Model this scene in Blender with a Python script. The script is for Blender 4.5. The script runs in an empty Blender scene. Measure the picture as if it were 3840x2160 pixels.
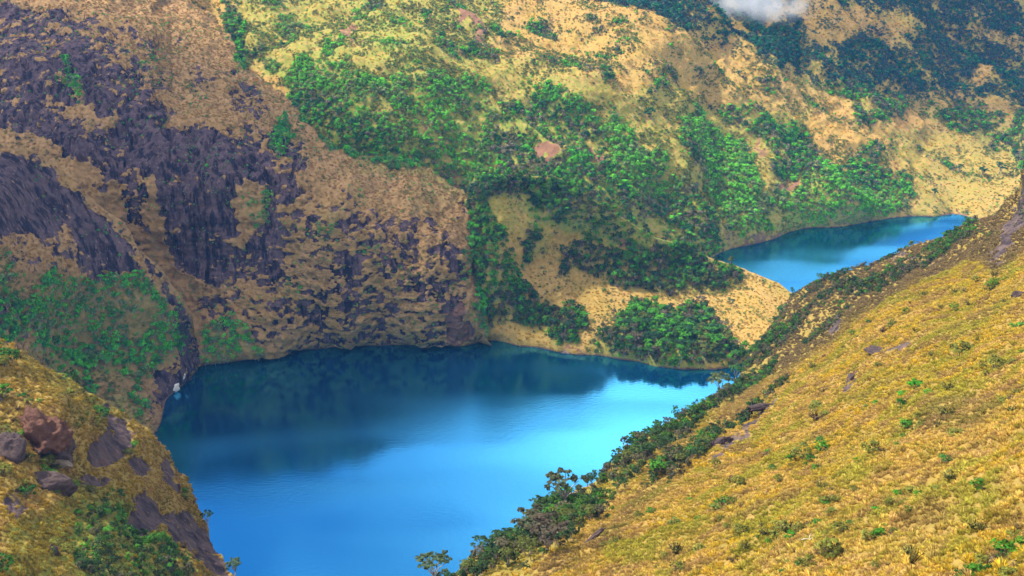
import bpy, math, random
import numpy as np
from mathutils import Vector, Matrix

random.seed(7)
RNG = np.random.default_rng(7)
scene = bpy.context.scene

# ------------------------------------------------------------------ camera
CAM_H = 250.0                     # height of the viewpoint above the lakes (m)
PITCH = math.radians(22.0)
HALF = math.radians(25.0)
cam_data = bpy.data.cameras.new("camera")
cam = bpy.data.objects.new("camera", cam_data)
scene.collection.objects.link(cam)
cam.location = (0, 0, CAM_H)
cam.rotation_euler = (math.radians(90) - PITCH, 0, 0)
cam_data.sensor_fit = 'HORIZONTAL'
cam_data.angle = 2 * HALF
cam_data.clip_start = 1.0
cam_data.clip_end = 20000
scene.camera = cam

# ------------------------------------------------------------------ sky, sun, exposure
SUN_EL = math.radians(55)
SUN_AZ = math.radians(-75)        # from +Y, towards -X: the light comes from the upper left
world = bpy.data.worlds.new("World")
scene.world = world
world.use_nodes = True
wt = world.node_tree
wt.nodes.clear()
def wn(t, **k):
    n = wt.nodes.new(t)
    for a, b in k.items():
        setattr(n, a, b)
    return n
w_out = wn('ShaderNodeOutputWorld')
w_bg = wn('ShaderNodeBackground')
w_bg.inputs['Strength'].default_value = 0.12
sky = wn('ShaderNodeTexSky')
sky.sky_type = 'NISHITA'
sky.sun_disc = False
sky.sun_elevation = SUN_EL
sky.sun_rotation = SUN_AZ
sky.altitude = 3500
sky.dust_density = 0.6
sky.ozone_density = 2.0
# broken cloud: noise laid on a flat cloud deck (direction / height)
w_tc = wn('ShaderNodeTexCoord')
w_sep = wn('ShaderNodeSeparateXYZ')
wt.links.new(w_tc.outputs['Generated'], w_sep.inputs[0])
w_mx = wn('ShaderNodeMath', operation='MAXIMUM'); w_mx.inputs[1].default_value = 0.06
wt.links.new(w_sep.outputs['Z'], w_mx.inputs[0])
w_dx = wn('ShaderNodeMath', operation='DIVIDE'); w_dy = wn('ShaderNodeMath', operation='DIVIDE')
wt.links.new(w_sep.outputs['X'], w_dx.inputs[0]); wt.links.new(w_mx.outputs[0], w_dx.inputs[1])
wt.links.new(w_sep.outputs['Y'], w_dy.inputs[0]); wt.links.new(w_mx.outputs[0], w_dy.inputs[1])
w_cb = wn('ShaderNodeCombineXYZ')
wt.links.new(w_dx.outputs[0], w_cb.inputs['X']); wt.links.new(w_dy.outputs[0], w_cb.inputs['Y'])
w_map = wn('ShaderNodeMapping')
w_map.inputs['Location'].default_value = (2.2, 0.42, 0)
wt.links.new(w_cb.outputs[0], w_map.inputs[0])
w_no = wn('ShaderNodeTexNoise')
w_no.inputs['Scale'].default_value = 0.75
w_no.inputs['Detail'].default_value = 5
w_no.inputs['Roughness'].default_value = 0.55
wt.links.new(w_map.outputs[0], w_no.inputs['Vector'])
w_rm = wn('ShaderNodeValToRGB')
w_rm.color_ramp.elements[0].position = 0.43
w_rm.color_ramp.elements[1].position = 0.63
wt.links.new(w_no.outputs['Fac'], w_rm.inputs[0])
w_mix = wn('ShaderNodeMix', data_type='RGBA')
w_mix.inputs[7].default_value = (11.5, 12.0, 12.6, 1)
wt.links.new(w_rm.outputs['Color'], w_mix.inputs[0])
wt.links.new(sky.outputs[0], w_mix.inputs[6])
wt.links.new(w_mix.outputs[2], w_bg.inputs['Color'])
wt.links.new(w_bg.outputs[0], w_out.inputs['Surface'])

sun_d = bpy.data.lights.new("sun", 'SUN')
sun_d.energy = 4.0
sun_d.angle = math.radians(3)
sun_d.color = (1.0, 0.93, 0.82)
sun = bpy.data.objects.new("sun", sun_d)
scene.collection.objects.link(sun)
sv = Vector((math.sin(SUN_AZ) * math.cos(SUN_EL), math.cos(SUN_AZ) * math.cos(SUN_EL), math.sin(SUN_EL)))
sun.rotation_euler = sv.to_track_quat('Z', 'Y').to_euler()
sun.location = sv * 1500

scene.view_settings.view_transform = 'Standard'
scene.view_settings.look = 'None'
scene.view_settings.exposure = 1.1
scene.view_settings.gamma = 1.0
scene.view_settings.use_curve_mapping = False
scene.render.engine = 'CYCLES'
scene.cycles.max_bounces = 6
scene.cycles.diffuse_bounces = 3
scene.cycles.glossy_bounces = 2
scene.cycles.transparent_max_bounces = 6
scene.cycles.volume_bounces = 1
scene.cycles.use_denoising = True

# ------------------------------------------------------------------ view geometry helpers (survey of the place from the viewpoint)
FPX = 1288.0 / math.tan(HALF)
S, C = math.sin(PITCH), math.cos(PITCH)
def ray(x, y):
    u = (np.asarray(x, float) - 1288.0) / FPX
    v = (np.asarray(y, float) - 724.5) / FPX
    return np.stack([u, C - v * S, -S - v * C], -1)        # metres per metre of depth
def depth_for_z(x, y, z):
    v = (y - 724.5) / FPX
    return (CAM_H - z) / (S + v * C)
CAMP = np.array([0, 0, CAM_H])

# ------------------------------------------------------------------ noise
def _hash(ix, iy, iz, seed):
    h = (ix.astype(np.uint32) * np.uint32(374761393) + iy.astype(np.uint32) * np.uint32(668265263)
         + iz.astype(np.uint32) * np.uint32(2147483647) + np.uint32(seed * 974711 + 13))
    h = (h ^ (h >> np.uint32(13))) * np.uint32(1274126177)
    h = h ^ (h >> np.uint32(16))
    return (h & np.uint32(0xffffff)).astype(np.float32) / np.float32(0x7fffff) - 1.0
def vnoise(p, seed=0):
    p = np.asarray(p, np.float32)
    i = np.floor(p)
    f = p - i
    f = f * f * f * (f * (f * 6 - 15) + 10)
    i = i.astype(np.int64) & 0xffffffff
    x0, y0, z0 = i[..., 0], i[..., 1], i[..., 2]
    x1, y1, z1 = (x0 + 1) & 0xffffffff, (y0 + 1) & 0xffffffff, (z0 + 1) & 0xffffffff
    fx, fy, fz = f[..., 0], f[..., 1], f[..., 2]
    def H(a, b, c): return _hash(a, b, c, seed)
    a = H(x0, y0, z0) * (1 - fx) + H(x1, y0, z0) * fx
    b = H(x0, y1, z0) * (1 - fx) + H(x1, y1, z0) * fx
    c = H(x0, y0, z1) * (1 - fx) + H(x1, y0, z1) * fx
    d = H(x0, y1, z1) * (1 - fx) + H(x1, y1, z1) * fx
    return (a * (1 - fy) + b * fy) * (1 - fz) + (c * (1 - fy) + d * fy) * fz
def fbm(p, scale, octv=4, seed=0, rough=0.5):
    p = np.asarray(p, np.float32) / np.asarray(scale, np.float32)
    s, a, t = 0, 1.0, 0
    for k in range(octv):
        s = s + a * vnoise(p * (2.03 ** k) + 17.3 * k, seed + k)
        t += a
        a *= rough
    return s / t * 1.5
def ridged(p, scale, octv=4, seed=0):
    p = np.asarray(p, np.float32) / np.asarray(scale, np.float32)
    s, a, t = 0, 1.0, 0
    for k in range(octv):
        s = s + a * (1 - 2 * np.abs(vnoise(p * (2.03 ** k) + 11.1 * k, seed + k)))
        t += a
        a *= 0.5
    return s / t
def sstep(a, b, x):
    t = np.clip((x - a) / (b - a), 0, 1)
    return t * t * (3 - 2 * t)

# ------------------------------------------------------------------ ground cover maps (which ground cover grows where)
MX0, MY0, MS = -340, -420, 4.0
MW, MHH = 830, 560
_gx, _gy = np.meshgrid(MX0 + np.arange(MW) * MS, MY0 + np.arange(MHH) * MS)
def poly_mask(poly):
    px = np.array([q[0] for q in poly], float); py = np.array([q[1] for q in poly], float)
    x0, x1, y0, y1 = px.min(), px.max(), py.min(), py.max()
    i0, i1 = max(0, int((x0 - MX0) / MS) - 1), min(MW, int((x1 - MX0) / MS) + 2)
    j0, j1 = max(0, int((y0 - MY0) / MS) - 1), min(MHH, int((y1 - MY0) / MS) + 2)
    gx, gy = _gx[j0:j1, i0:i1], _gy[j0:j1, i0:i1]
    ins = np.zeros(gx.shape, bool)
    n = len(px)
    for k in range(n):
        xa, ya, xb, yb = px[k], py[k], px[(k + 1) % n], py[(k + 1) % n]
        if ya == yb: continue
        c = ((ya > gy) != (yb > gy)) & (gx < (xb - xa) * (gy - ya) / (yb - ya) + xa)
        ins ^= c
    m = np.zeros((MHH, MW), np.float32)
    m[j0:j1, i0:i1] = ins
    return m
def ell(cx, cy, rx, ry, ang=0):
    a = math.radians(ang)
    return [(cx + rx * math.cos(t) * math.cos(a) - ry * math.sin(t) * math.sin(a),
             cy + rx * math.cos(t) * math.sin(a) + ry * math.sin(t) * math.cos(a)) for t in np.linspace(0, 2 * math.pi, 20)[:-1]]
def blur(m, n):
    for _ in range(n):
        m = (np.roll(m, 1, 0) + m + np.roll(m, -1, 0)) / 3
        m = (np.roll(m, 1, 1) + m + np.roll(m, -1, 1)) / 3
    return m
def build_map(items, nb=2, base=0.0):
    m = np.full((MHH, MW), base, np.float32)
    for val, poly in items:
        k = poly_mask(poly)
        m = m * (1 - k) + val * k
    return blur(m, nb)
def lookup(m, X, Y):
    fx = np.clip((X - MX0) / MS, 0, MW - 1.01); fy = np.clip((Y - MY0) / MS, 0, MHH - 1.01)
    i, j = fx.astype(int), fy.astype(int)
    a, b = fx - i, fy - j
    return (m[j, i] * (1 - a) + m[j, i + 1] * a) * (1 - b) + (m[j + 1, i] * (1 - a) + m[j + 1, i + 1] * a) * b

FOREST = [
    (0.13, [(-340, -420), (480, -420), (640, 180), (800, 340), (900, 400), (1180, 540), (1230, 900), (480, 930), (0, 400), (-340, 400)]),
    # open golden hillside with scattered shrubs
    (0.30, [(430, -300), (1500, -300), (1300, 300), (900, 420), (620, 160)]),
    (0.20, [(1200, -300), (2926, -300), (2926, 620), (1800, 640), (1200, 560), (1100, 300)]),
    (0.34, [(960, 0), (1500, 60), (1700, 160), (1500, 220), (1150, 180), (900, 90)]),
    (0.32, [(1500, 120), (2000, 180), (2050, 320), (1850, 330), (1650, 260), (1450, 200)]),
    # gully behind the massif
    (0.85, [(535, 45), (585, 70), (630, 145), (660, 180), (620, 180), (565, 110)]),
    (0.85, [(640, 170), (720, 175), (800, 160), (900, 200), (950, 260), (985, 330), (960, 390), (880, 400), (820, 390), (790, 350), (740, 270), (690, 215)]),
    (0.60, [(760, 120), (850, 130), (920, 210), (830, 220), (760, 170)]),
    (0.40, [(650, 80), (760, 60), (860, 120), (760, 160)]),
    (0.75, [(900, 380), (980, 330), (1080, 370), (1180, 470), (1190, 520), (1090, 450), (950, 420)]),
    (0.74, [(1040, 230), (1110, 190), (1200, 230), (1215, 300), (1190, 390), (1250, 440), (1200, 480), (1120, 400), (1080, 320)]),
    (0.6, [(1000, 190), (1060, 230), (1080, 330), (1020, 320), (960, 250)]),
    (0.86, [(1190, 300), (1290, 270), (1380, 240), (1500, 290), (1600, 330), (1640, 400), (1700, 480), (1790, 570), (1830, 640), (1740, 630), (1650, 570), (1560, 520), (1480, 490), (1420, 440), (1300, 420), (1200, 470), (1170, 400)]),
    (0.97, [(1500, 280), (1600, 330), (1640, 400), (1720, 500), (1700, 560), (1600, 500), (1540, 420), (1520, 350)]),
    (0.15, [(1490, 350), (1530, 360), (1535, 440), (1500, 460), (1480, 400)]),
    (0.15, [(1340, 380), (1390, 370), (1420, 430), (1360, 420)]),
    (0.90, [(1700, 290), (1790, 310), (1860, 350), (1900, 430), (1925, 520), (1935, 585), (1850, 600), (1800, 540), (1740, 480), (1690, 390)]),
    (0.88, [(1870, 320), (2000, 330), (2100, 400), (2200, 420), (2265, 480), (2285, 535), (2200, 552), (2100, 568), (2000, 572), (1960, 520), (1940, 420), (1890, 370)]),
    (0.06, [(1880, 350), (1930, 370), (1945, 430), (1920, 490), (1890, 450)]),
    (0.10, ell(1990, 470, 26, 20)),
    (0.10, [(1780, 540), (1830, 570), (1860, 625), (1815, 632)]),
    # dark woods of the far upper right
    (0.80, [(1440, -300), (2926, -300), (2926, 420), (2560, 425), (2470, 375), (2380, 355), (2330, 330), (2280, 270), (2230, 300), (2210, 335), (2140, 320), (2080, 240), (1980, 215), (1900, 170), (1830, 130), (1700, 100), (1600, 40), (1480, 15)]),
    (0.35, [(2200, 240), (2400, 250), (2560, 290), (2560, 340), (2400, 310), (2260, 270)]), (0.3, ell(1800, 60, 60, 18, 20)),
    (0.25, [(1900, 90), (1940, 20), (2050, 0), (2150, 60), (2260, 90), (2300, 115), (2150, 120), (2020, 95), (1960, 50)]),
    (0.20, [(2060, 55), (2200, 75), (2260, 125), (2130, 125)]),
    (0.15, [(2330, 70), (2420, 100), (2560, 130), (2576, 160), (2450, 120), (2340, 95)]),
    (0.10, [(2400, -20), (2620, -60), (2640, 80), (2540, 50)]),
    (0.12, [(2460, 170), (2500, 200), (2490, 250), (2430, 230)]),
    (0.10, ell(2265, 320, 28, 38, 20)),
    # hump in front of the upper lake
    (0.93, [(1290, 470), (1420, 450), (1480, 495), (1560, 560), (1650, 610), (1760, 645), (1850, 675), (1885, 715), (1800, 737), (1680, 727), (1560, 712), (1460, 672), (1420, 640), (1430, 590), (1320, 560)]),
    (0.12, [(1490, 500), (1540, 500), (1640, 570), (1700, 610), (1640, 590), (1560, 540)]),
    (0.45, [(1560, 555), (1640, 590), (1740, 640), (1650, 640), (1580, 600)]),
    (0.8, [(1470, 478), (1560, 525), (1650, 585), (1780, 640), (1760, 662), (1640, 625), (1560, 580), (1500, 540), (1450, 500)]),
    (0.05, [(1250, 490), (1300, 500), (1310, 560), (1290, 600), (1255, 560)]),
    (0.05, [(1400, 590), (1440, 600), (1420, 690), (1395, 640)]),
    (0.90, [(1300, 590), (1370, 560), (1390, 600), (1370, 660), (1310, 650)]),
    (0.7, ell(1425, 665, 22, 28)),
    # woods right of the cliff
    (0.96, [(1180, 545), (1235, 530), (1265, 600), (1310, 680), (1345, 740), (1345, 800), (1290, 825), (1240, 825), (1210, 855), (1195, 790), (1205, 700), (1165, 620)]),
    (0.85, [(1300, 770), (1400, 775), (1470, 780), (1460, 840), (1420, 868), (1375, 868), (1370, 825), (1290, 810)]),
    # knoll on the shore
    (1.00, [(1475, 870), (1520, 825), (1570, 795), (1650, 778), (1750, 790), (1830, 830), (1890, 870), (1900, 893), (1850, 920), (1780, 932), (1650, 922), (1550, 900), (1465, 888)]),
    (0.40, [(1880, 700), (1990, 720), (2010, 750), (1930, 730)]),
    (0.12, [(1340, 690), (1470, 700), (1600, 740), (1900, 740), (1960, 800), (1830, 820), (1740, 780), (1560, 785), (1480, 830), (1450, 780), (1350, 760)]),
    # thicket along the lake edge of the near slope
    (0.74, [(1060, 1500), (1110, 1440), (1290, 1325), (1390, 1240), (1500, 1190), (1560, 1125), (1700, 1045), (1880, 940), (1905, 880), (1975, 900), (1890, 1000), (1760, 1080), (1650, 1160), (1560, 1270), (1450, 1350), (1340, 1449), (1300, 1520)]),
    (0.5, [(1905, 890), (1950, 820), (2000, 735), (2150, 680), (2450, 550), (2500, 590), (2340, 660), (2180, 760), (2080, 860), (1980, 900)]),
    (0.4, [(1600, 1240), (1760, 1100), (1900, 1010), (1980, 950), (2040, 900), (1960, 1010), (1830, 1100), (1680, 1230)]),
    (0.7, [(180, 1300), (260, 1250), (330, 1330), (430, 1360), (470, 1449), (480, 1530), (200, 1530), (170, 1400)]),
    (0.85, [(100, 880), (180, 925), (250, 985), (240, 1000), (140, 950)]),
    (0.92, [(1170, 480), (1290, 415), (1430, 415), (1485, 490), (1420, 570), (1330, 560), (1315, 495), (1250, 478), (1215, 545), (1175, 540)]),
    # left slab woods
    (0.88, [(80, 705), (230, 700), (290, 690), (360, 700), (430, 780), (455, 830), (450, 900), (400, 930), (340, 960), (300, 985), (250, 960), (150, 920), (80, 880), (60, 800)]),
    (0.45, [(250, 950), (340, 950), (380, 1010), (370, 1080), (290, 1030)]),
    (0.6, [(-100, 620), (30, 640), (60, 760), (60, 860), (-100, 850)]),
    (0.25, [(60, 700), (120, 700), (110, 760), (60, 760)]),
    (0.92, [(500, 835), (560, 800), (620, 840), (670, 850), (650, 890), (560, 912), (498, 918)]),
    # patches on the cliff
    (0.75, ell(715, 365, 34, 52, 20)), (0.7, ell(655, 520, 26, 48)), (0.5, ell(810, 590, 34, 44)),
    (0.55, ell(930, 640, 34, 30)), (0.4, ell(740, 730, 40, 30)), (0.35, ell(1050, 840, 50, 18)), (0.35, ell(830, 840, 30, 20)),
    (0.6, ell(180, 205, 18, 46, -15)), (0.45, ell(520, 430, 20, 20)), (0.3, ell(1060, 520, 50, 40)), (0.5, ell(375, 155, 22, 14)),
    (0.35, ell(880, 480, 30, 30)), (0.45, ell(1150, 690, 24, 60)), (0.3, ell(470, 270, 24, 34)),
]
ROCK = [
    (0.12, [(-340, -420), (480, -420), (640, 180), (800, 340), (900, 400), (1180, 540), (1230, 900), (480, 930), (0, 400), (-340, 400)]),
    (0.76, [(-340, 20), (0, 20), (150, 35), (330, 110), (420, 200), (400, 260), (440, 310), (560, 345), (600, 320), (680, 340), (760, 400), (745, 520), (730, 640), (700, 730), (560, 720), (440, 660), (330, 560), (240, 430), (120, 330), (-340, 300)]),
    (0.42, [(745, 440), (800, 545), (860, 500), (940, 560), (1100, 560), (1150, 690), (1150, 850), (900, 850), (700, 860), (640, 760), (700, 720), (740, 600)]),
    (0.3, [(150, 300), (200, 190), (240, 280), (330, 300), (250, 360)]), (0.62, ell(620, 270, 60, 30, 20)), (0.5, ell(500, 210, 50, 30)),
    (0.4, [(490, 740), (700, 720), (900, 800), (1060, 790), (1150, 640), (1190, 860), (950, 868), (700, 880), (600, 850), (500, 820)]),
    (0.97, [(300, 290), (420, 330), (560, 350), (680, 385), (690, 430), (620, 470), (600, 640), (560, 720), (500, 660), (420, 560), (360, 470)]),
    (0.95, [(150, 90), (190, 120), (260, 260), (300, 300), (250, 310), (190, 200)]),
    (0.45, [(200, 40), (330, 60), (460, 120), (420, 180), (300, 180), (220, 120)]),
    (0.35, [(380, 170), (460, 200), (440, 260), (370, 230)]),
    (0.1, [(430, 250), (560, 230), (600, 330), (520, 350), (430, 320)]),
    (0.15, [(340, 440), (390, 440), (420, 640), (470, 700), (450, 720), (370, 600)]),
    (0.2, [(610, 460), (650, 440), (660, 560), (620, 640), (590, 620)]),
    (0.5, [(560, 160), (620, 180), (600, 210), (570, 190)]),
    (0.6, ell(1150, 820, 28, 60, 12)), (0.55, ell(1155, 520, 26, 34)), (0.65, ell(1100, 680, 40, 90)), (0.5, ell(900, 740, 50, 60)),
    (0.7, ell(790, 780, 26, 60)),
    # slab on the left
    (0.30, [(-340, 340), (60, 372), (130, 405), (310, 570), (480, 790), (490, 930), (400, 1060), (-340, 1200)]),
    (0.95, [(-340, 385), (30, 385), (130, 420), (160, 480), (165, 570), (130, 600), (30, 590), (-340, 590)]),
    (0.95, [(170, 480), (220, 520), (320, 610), (350, 680), (290, 690), (220, 640), (170, 580)]),
    (0.55, [(130, 580), (230, 640), (300, 690), (280, 740), (200, 690), (120, 640)]),
    (0.7, [(360, 640), (420, 700), (470, 790), (484, 850), (488, 930), (450, 980), (420, 1010), (390, 970), (390, 930), (440, 940), (455, 850), (430, 770)]),
    (0.0, [(60, 700), (230, 700), (360, 705), (430, 780), (450, 880), (380, 940), (350, 1090), (200, 1000), (60, 880)]),
    (0.75, [(385, 930), (450, 945), (470, 960), (410, 1030), (385, 1000)]),
    # left spur
    (0.12, [(-340, 840), (60, 885), (300, 1045), (410, 1135), (500, 1310), (575, 1449), (700, 1700), (-340, 1700)]),
    (0.95, ell(275, 1130, 64, 42, -35)), (0.9, ell(300, 1085, 40, 30, 30)), (0.85, ell(345, 1180, 32, 24, 40)),
    (0.75, ell(420, 1200, 16, 60, -22)), (0.8, ell(355, 1265, 42, 18)), (0.9, ell(360, 1310, 46, 38, -30)),
    (0.85, [(400, 1290), (470, 1290), (520, 1360), (565, 1440), (575, 1470), (520, 1440), (430, 1360)]),
    (0.7, ell(40, 1270, 30, 40, 20)), (0.65, ell(230, 1215, 40, 18, 10)), (0.7, ell(487, 1250, 12, 44, -12)), (0.5, ell(128, 1395, 16, 18)),
    (0.7, ell(270, 1040, 30, 14, 45)), (0.6, [(420, 1100), (440, 1150), (470, 1200), (450, 1200), (410, 1140)]),
    # near slope
    (0.0, [(2040, 1449), (1500, 1330), (1900, 900), (2576, 440), (2926, 300), (2926, 1700)]),
    (0.72, [(2576, 440), (2540, 545), (2500, 620), (2480, 680), (2530, 640), (2600, 560), (2700, 400)]),
    (0.62, [(1770, 1160), (1810, 1120), (1900, 1060), (1960, 1000), (1975, 1005), (1920, 1075), (1850, 1125), (1800, 1165)]),
    (0.6, [(2160, 922), (2230, 885), (2300, 862), (2310, 875), (2240, 900), (2175, 930)]), (0.6, [(2110, 995), (2160, 930), (2180, 935), (2140, 990)]),
    (0.65, [(2080, 840), (2120, 780), (2140, 780), (2120, 830), (2090, 860)]),
    (0.5, [(2230, 650), (2330, 630), (2450, 570), (2420, 640), (2280, 700)]),
    (0.55, ell(2560, 745, 30, 12, -25)),
    # scars on the far hillside
    (0.5, ell(905, 130, 12, 45, -35)), (0.5, ell(1180, 90, 16, 52, -28)), (0.45, ell(1060, 330, 12, 60, -30)), (0.4, ell(1160, 470, 22, 50, -25)),
    (0.4, ell(1380, 395, 36, 22, 30)), (0.4, ell(1515, 405, 18, 44, -10)), (0.4, ell(1985, 468, 22, 16)), (0.35, ell(1100, 280, 12, 50, -28)),
    (0.5, ell(1560, 612, 18, 18)),
]
SOIL = [
    (0.8, ell(905, 130, 10, 40, -35)), (0.9, ell(1180, 90, 14, 50, -28)), (0.8, ell(1060, 330, 9, 55, -30)), (0.7, ell(1140, 450, 14, 40, -25)),
    (0.8, ell(1370, 395, 40, 22, 30)), (0.8, ell(1515, 410, 16, 44, -10)), (0.7, ell(1985, 468, 22, 16)), (0.9, ell(1560, 612, 16, 16)),
    (0.6, ell(1910, 380, 12, 40, -15)), (0.9, ell(1420, 882, 24, 9, 12)), (0.6, ell(1150, 820, 26, 55, 12)), (0.5, ell(1830, 590, 14, 40, -30)),
    (0.9, [(1815, 634), (1880, 608), (1960, 585), (2010, 575), (2010, 583), (1960, 597), (1880, 622), (1820, 640)]),
    (0.6, [(2280, 540), (2460, 545), (2470, 552), (2280, 549)]),
    (0.4, ell(1610, 815, 22, 10)), (0.35, ell(1760, 760, 22, 8)),
    (0.6, ell(100, 1080, 60, 40, 50)), (0.5, ell(260, 1180, 12, 40)),
    (0.4, ell(2330, 900, 24, 10, -20)), (0.25, ell(2420, 1040, 70, 24, -10)),
]
GREEN = [   # greener grass
    (0.5, [(430, -300), (1250, -300), (1250, 560), (900, 420), (620, 160)]),
    (0.5, [(1250, 180), (2000, 300), (2100, 560), (1700, 640), (1200, 560)]),
    (0.7, [(880, -20), (1010, 30), (1080, 180), (1130, 300), (1010, 230), (900, 120)]),
    (0.5, [(1200, 210), (1400, 215), (1480, 260), (1320, 260)]),
    (0.6, [(2480, -40), (2640, -60), (2640, 120), (2560, 60)]),
    (0.35, [(2200, 340), (2576, 380), (2576, 560), (2300, 545), (2280, 480)]),
    (0.5, [(60, 860), (200, 960), (320, 1060), (260, 1080), (130, 1000), (40, 930)]),
    (0.75, [(180, 1200), (300, 1240), (420, 1370), (470, 1460), (0, 1500), (0, 1330), (130, 1290)]),
    (0.6, [(230, 990), (330, 990), (380, 1090), (300, 1030)]),
    (0.22, [(1000, 1500), (1900, 930), (2000, 740), (2600, 430), (2926, 300), (2926, 1749), (1000, 1749)]),
    (0.5, ell(2150, 1150, 160, 40, -30)), (0.45, ell(2450, 1270, 140, 40, -20)), (0.5, ell(1750, 1330, 150, 50, -30)), (0.45, ell(2330, 1380, 140, 40)),
    (0.5, [(1890, 930), (2060, 870), (2110, 790), (2350, 640), (2500, 590), (2560, 680), (2380, 720), (2150, 840), (1990, 930), (1700, 1110), (1400, 1360), (1150, 1449), (1400, 1260), (1600, 1110)]),
    (0.45, ell(2300, 980, 120, 60)), (0.4, ell(2450, 800, 160, 60, -20)), (0.35, ell(2000, 1330, 220, 90)),
]
LUSH = [
    (0.04, [(1000, 1500), (1900, 850), (2000, 700), (2600, 400), (2926, 300), (2926, 1749), (1000, 1749)]),   # where the brightest green foliage grows, and painted far shade
    (0.25, [(430, -300), (2926, -300), (2926, 640), (430, 640)]),
    (0.75, [(640, 40), (1000, 60), (1240, 250), (1200, 480), (860, 260), (700, 220)]),
    (0.9, [(1380, 240), (1650, 330), (1720, 480), (1600, 500), (1500, 320)]),
    (0.8, [(1690, 290), (1900, 360), (1940, 590), (1800, 560)]),
    (0.9, [(1960, 470), (2280, 490), (2280, 560), (1960, 575)]),
    (0.07, [(1440, -300), (2926, -300), (2926, 330), (2200, 260), (1900, 190), (1480, 30)]),  # low value: cloud shade and haze go into the leaf colour here
    (0.7, [(1160, 520), (1270, 530), (1350, 740), (1350, 830), (1200, 860)]),
    (0.5, [(1460, 770), (1910, 770), (1910, 940), (1460, 940)]),
    (0.6, [(60, 690), (460, 690), (460, 980), (60, 940)]),
    (0.8, [(490, 790), (680, 830), (650, 920), (490, 920)]),
]
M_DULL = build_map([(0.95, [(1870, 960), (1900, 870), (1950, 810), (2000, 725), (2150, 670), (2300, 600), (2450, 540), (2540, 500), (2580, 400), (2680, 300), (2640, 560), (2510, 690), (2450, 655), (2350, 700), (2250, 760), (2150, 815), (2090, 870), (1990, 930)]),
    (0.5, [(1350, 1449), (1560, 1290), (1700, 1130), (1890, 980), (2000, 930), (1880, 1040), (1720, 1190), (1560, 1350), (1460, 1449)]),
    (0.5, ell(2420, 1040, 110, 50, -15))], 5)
M_FOREST, M_ROCK, M_SOIL = build_map(FOREST, 3), build_map(ROCK, 2), build_map(SOIL, 2)
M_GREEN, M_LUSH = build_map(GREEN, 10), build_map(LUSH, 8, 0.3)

# ------------------------------------------------------------------ materials
def new_mat(name):
    m = bpy.data.materials.new(name)
    m.use_nodes = True
    m.node_tree.nodes.clear()
    return m
class NT:
    def __init__(s, m): s.t = m.node_tree
    def n(s, typ, ins=None, **k):
        nd = s.t.nodes.new(typ)
        for a, b in k.items(): setattr(nd, a, b)
        for a, b in (ins or {}).items():
            if hasattr(b, 'is_output'): s.t.links.new(b, nd.inputs[a])
            else: nd.inputs[a].default_value = b
        return nd
    def mix(s, f, a, b, mode='MIX'):
        nd = s.t.nodes.new('ShaderNodeMix'); nd.data_type = 'RGBA'; nd.blend_type = mode
        for i, v in ((0, f), (6, a), (7, b)):
            if hasattr(v, 'is_output'): s.t.links.new(v, nd.inputs[i])
            else: nd.inputs[i].default_value = v if i == 0 else (*v, 1)
        return nd.outputs[2]
    def math(s, op, a, b=0.0, c=None, clamp=False):
        nd = s.t.nodes.new('ShaderNodeMath'); nd.operation = op; nd.use_clamp = clamp
        for i, v in enumerate((a, b) if c is None else (a, b, c)):
            if hasattr(v, 'is_output'): s.t.links.new(v, nd.inputs[i])
            else: nd.inputs[i].default_value = v
        return nd.outputs[0]
    def noise(s, vec, scale, detail=4, rough=0.55):
        return s.n('ShaderNodeTexNoise', {'Vector': vec, 'Scale': scale, 'Detail': detail, 'Roughness': rough}).outputs['Fac']
    def ramp(s, f, lo, hi):
        return s.n('ShaderNodeMapRange', {0: f, 1: lo, 2: hi, 3: 0.0, 4: 1.0}, interpolation_type='SMOOTHSTEP').outputs[0]

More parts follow.
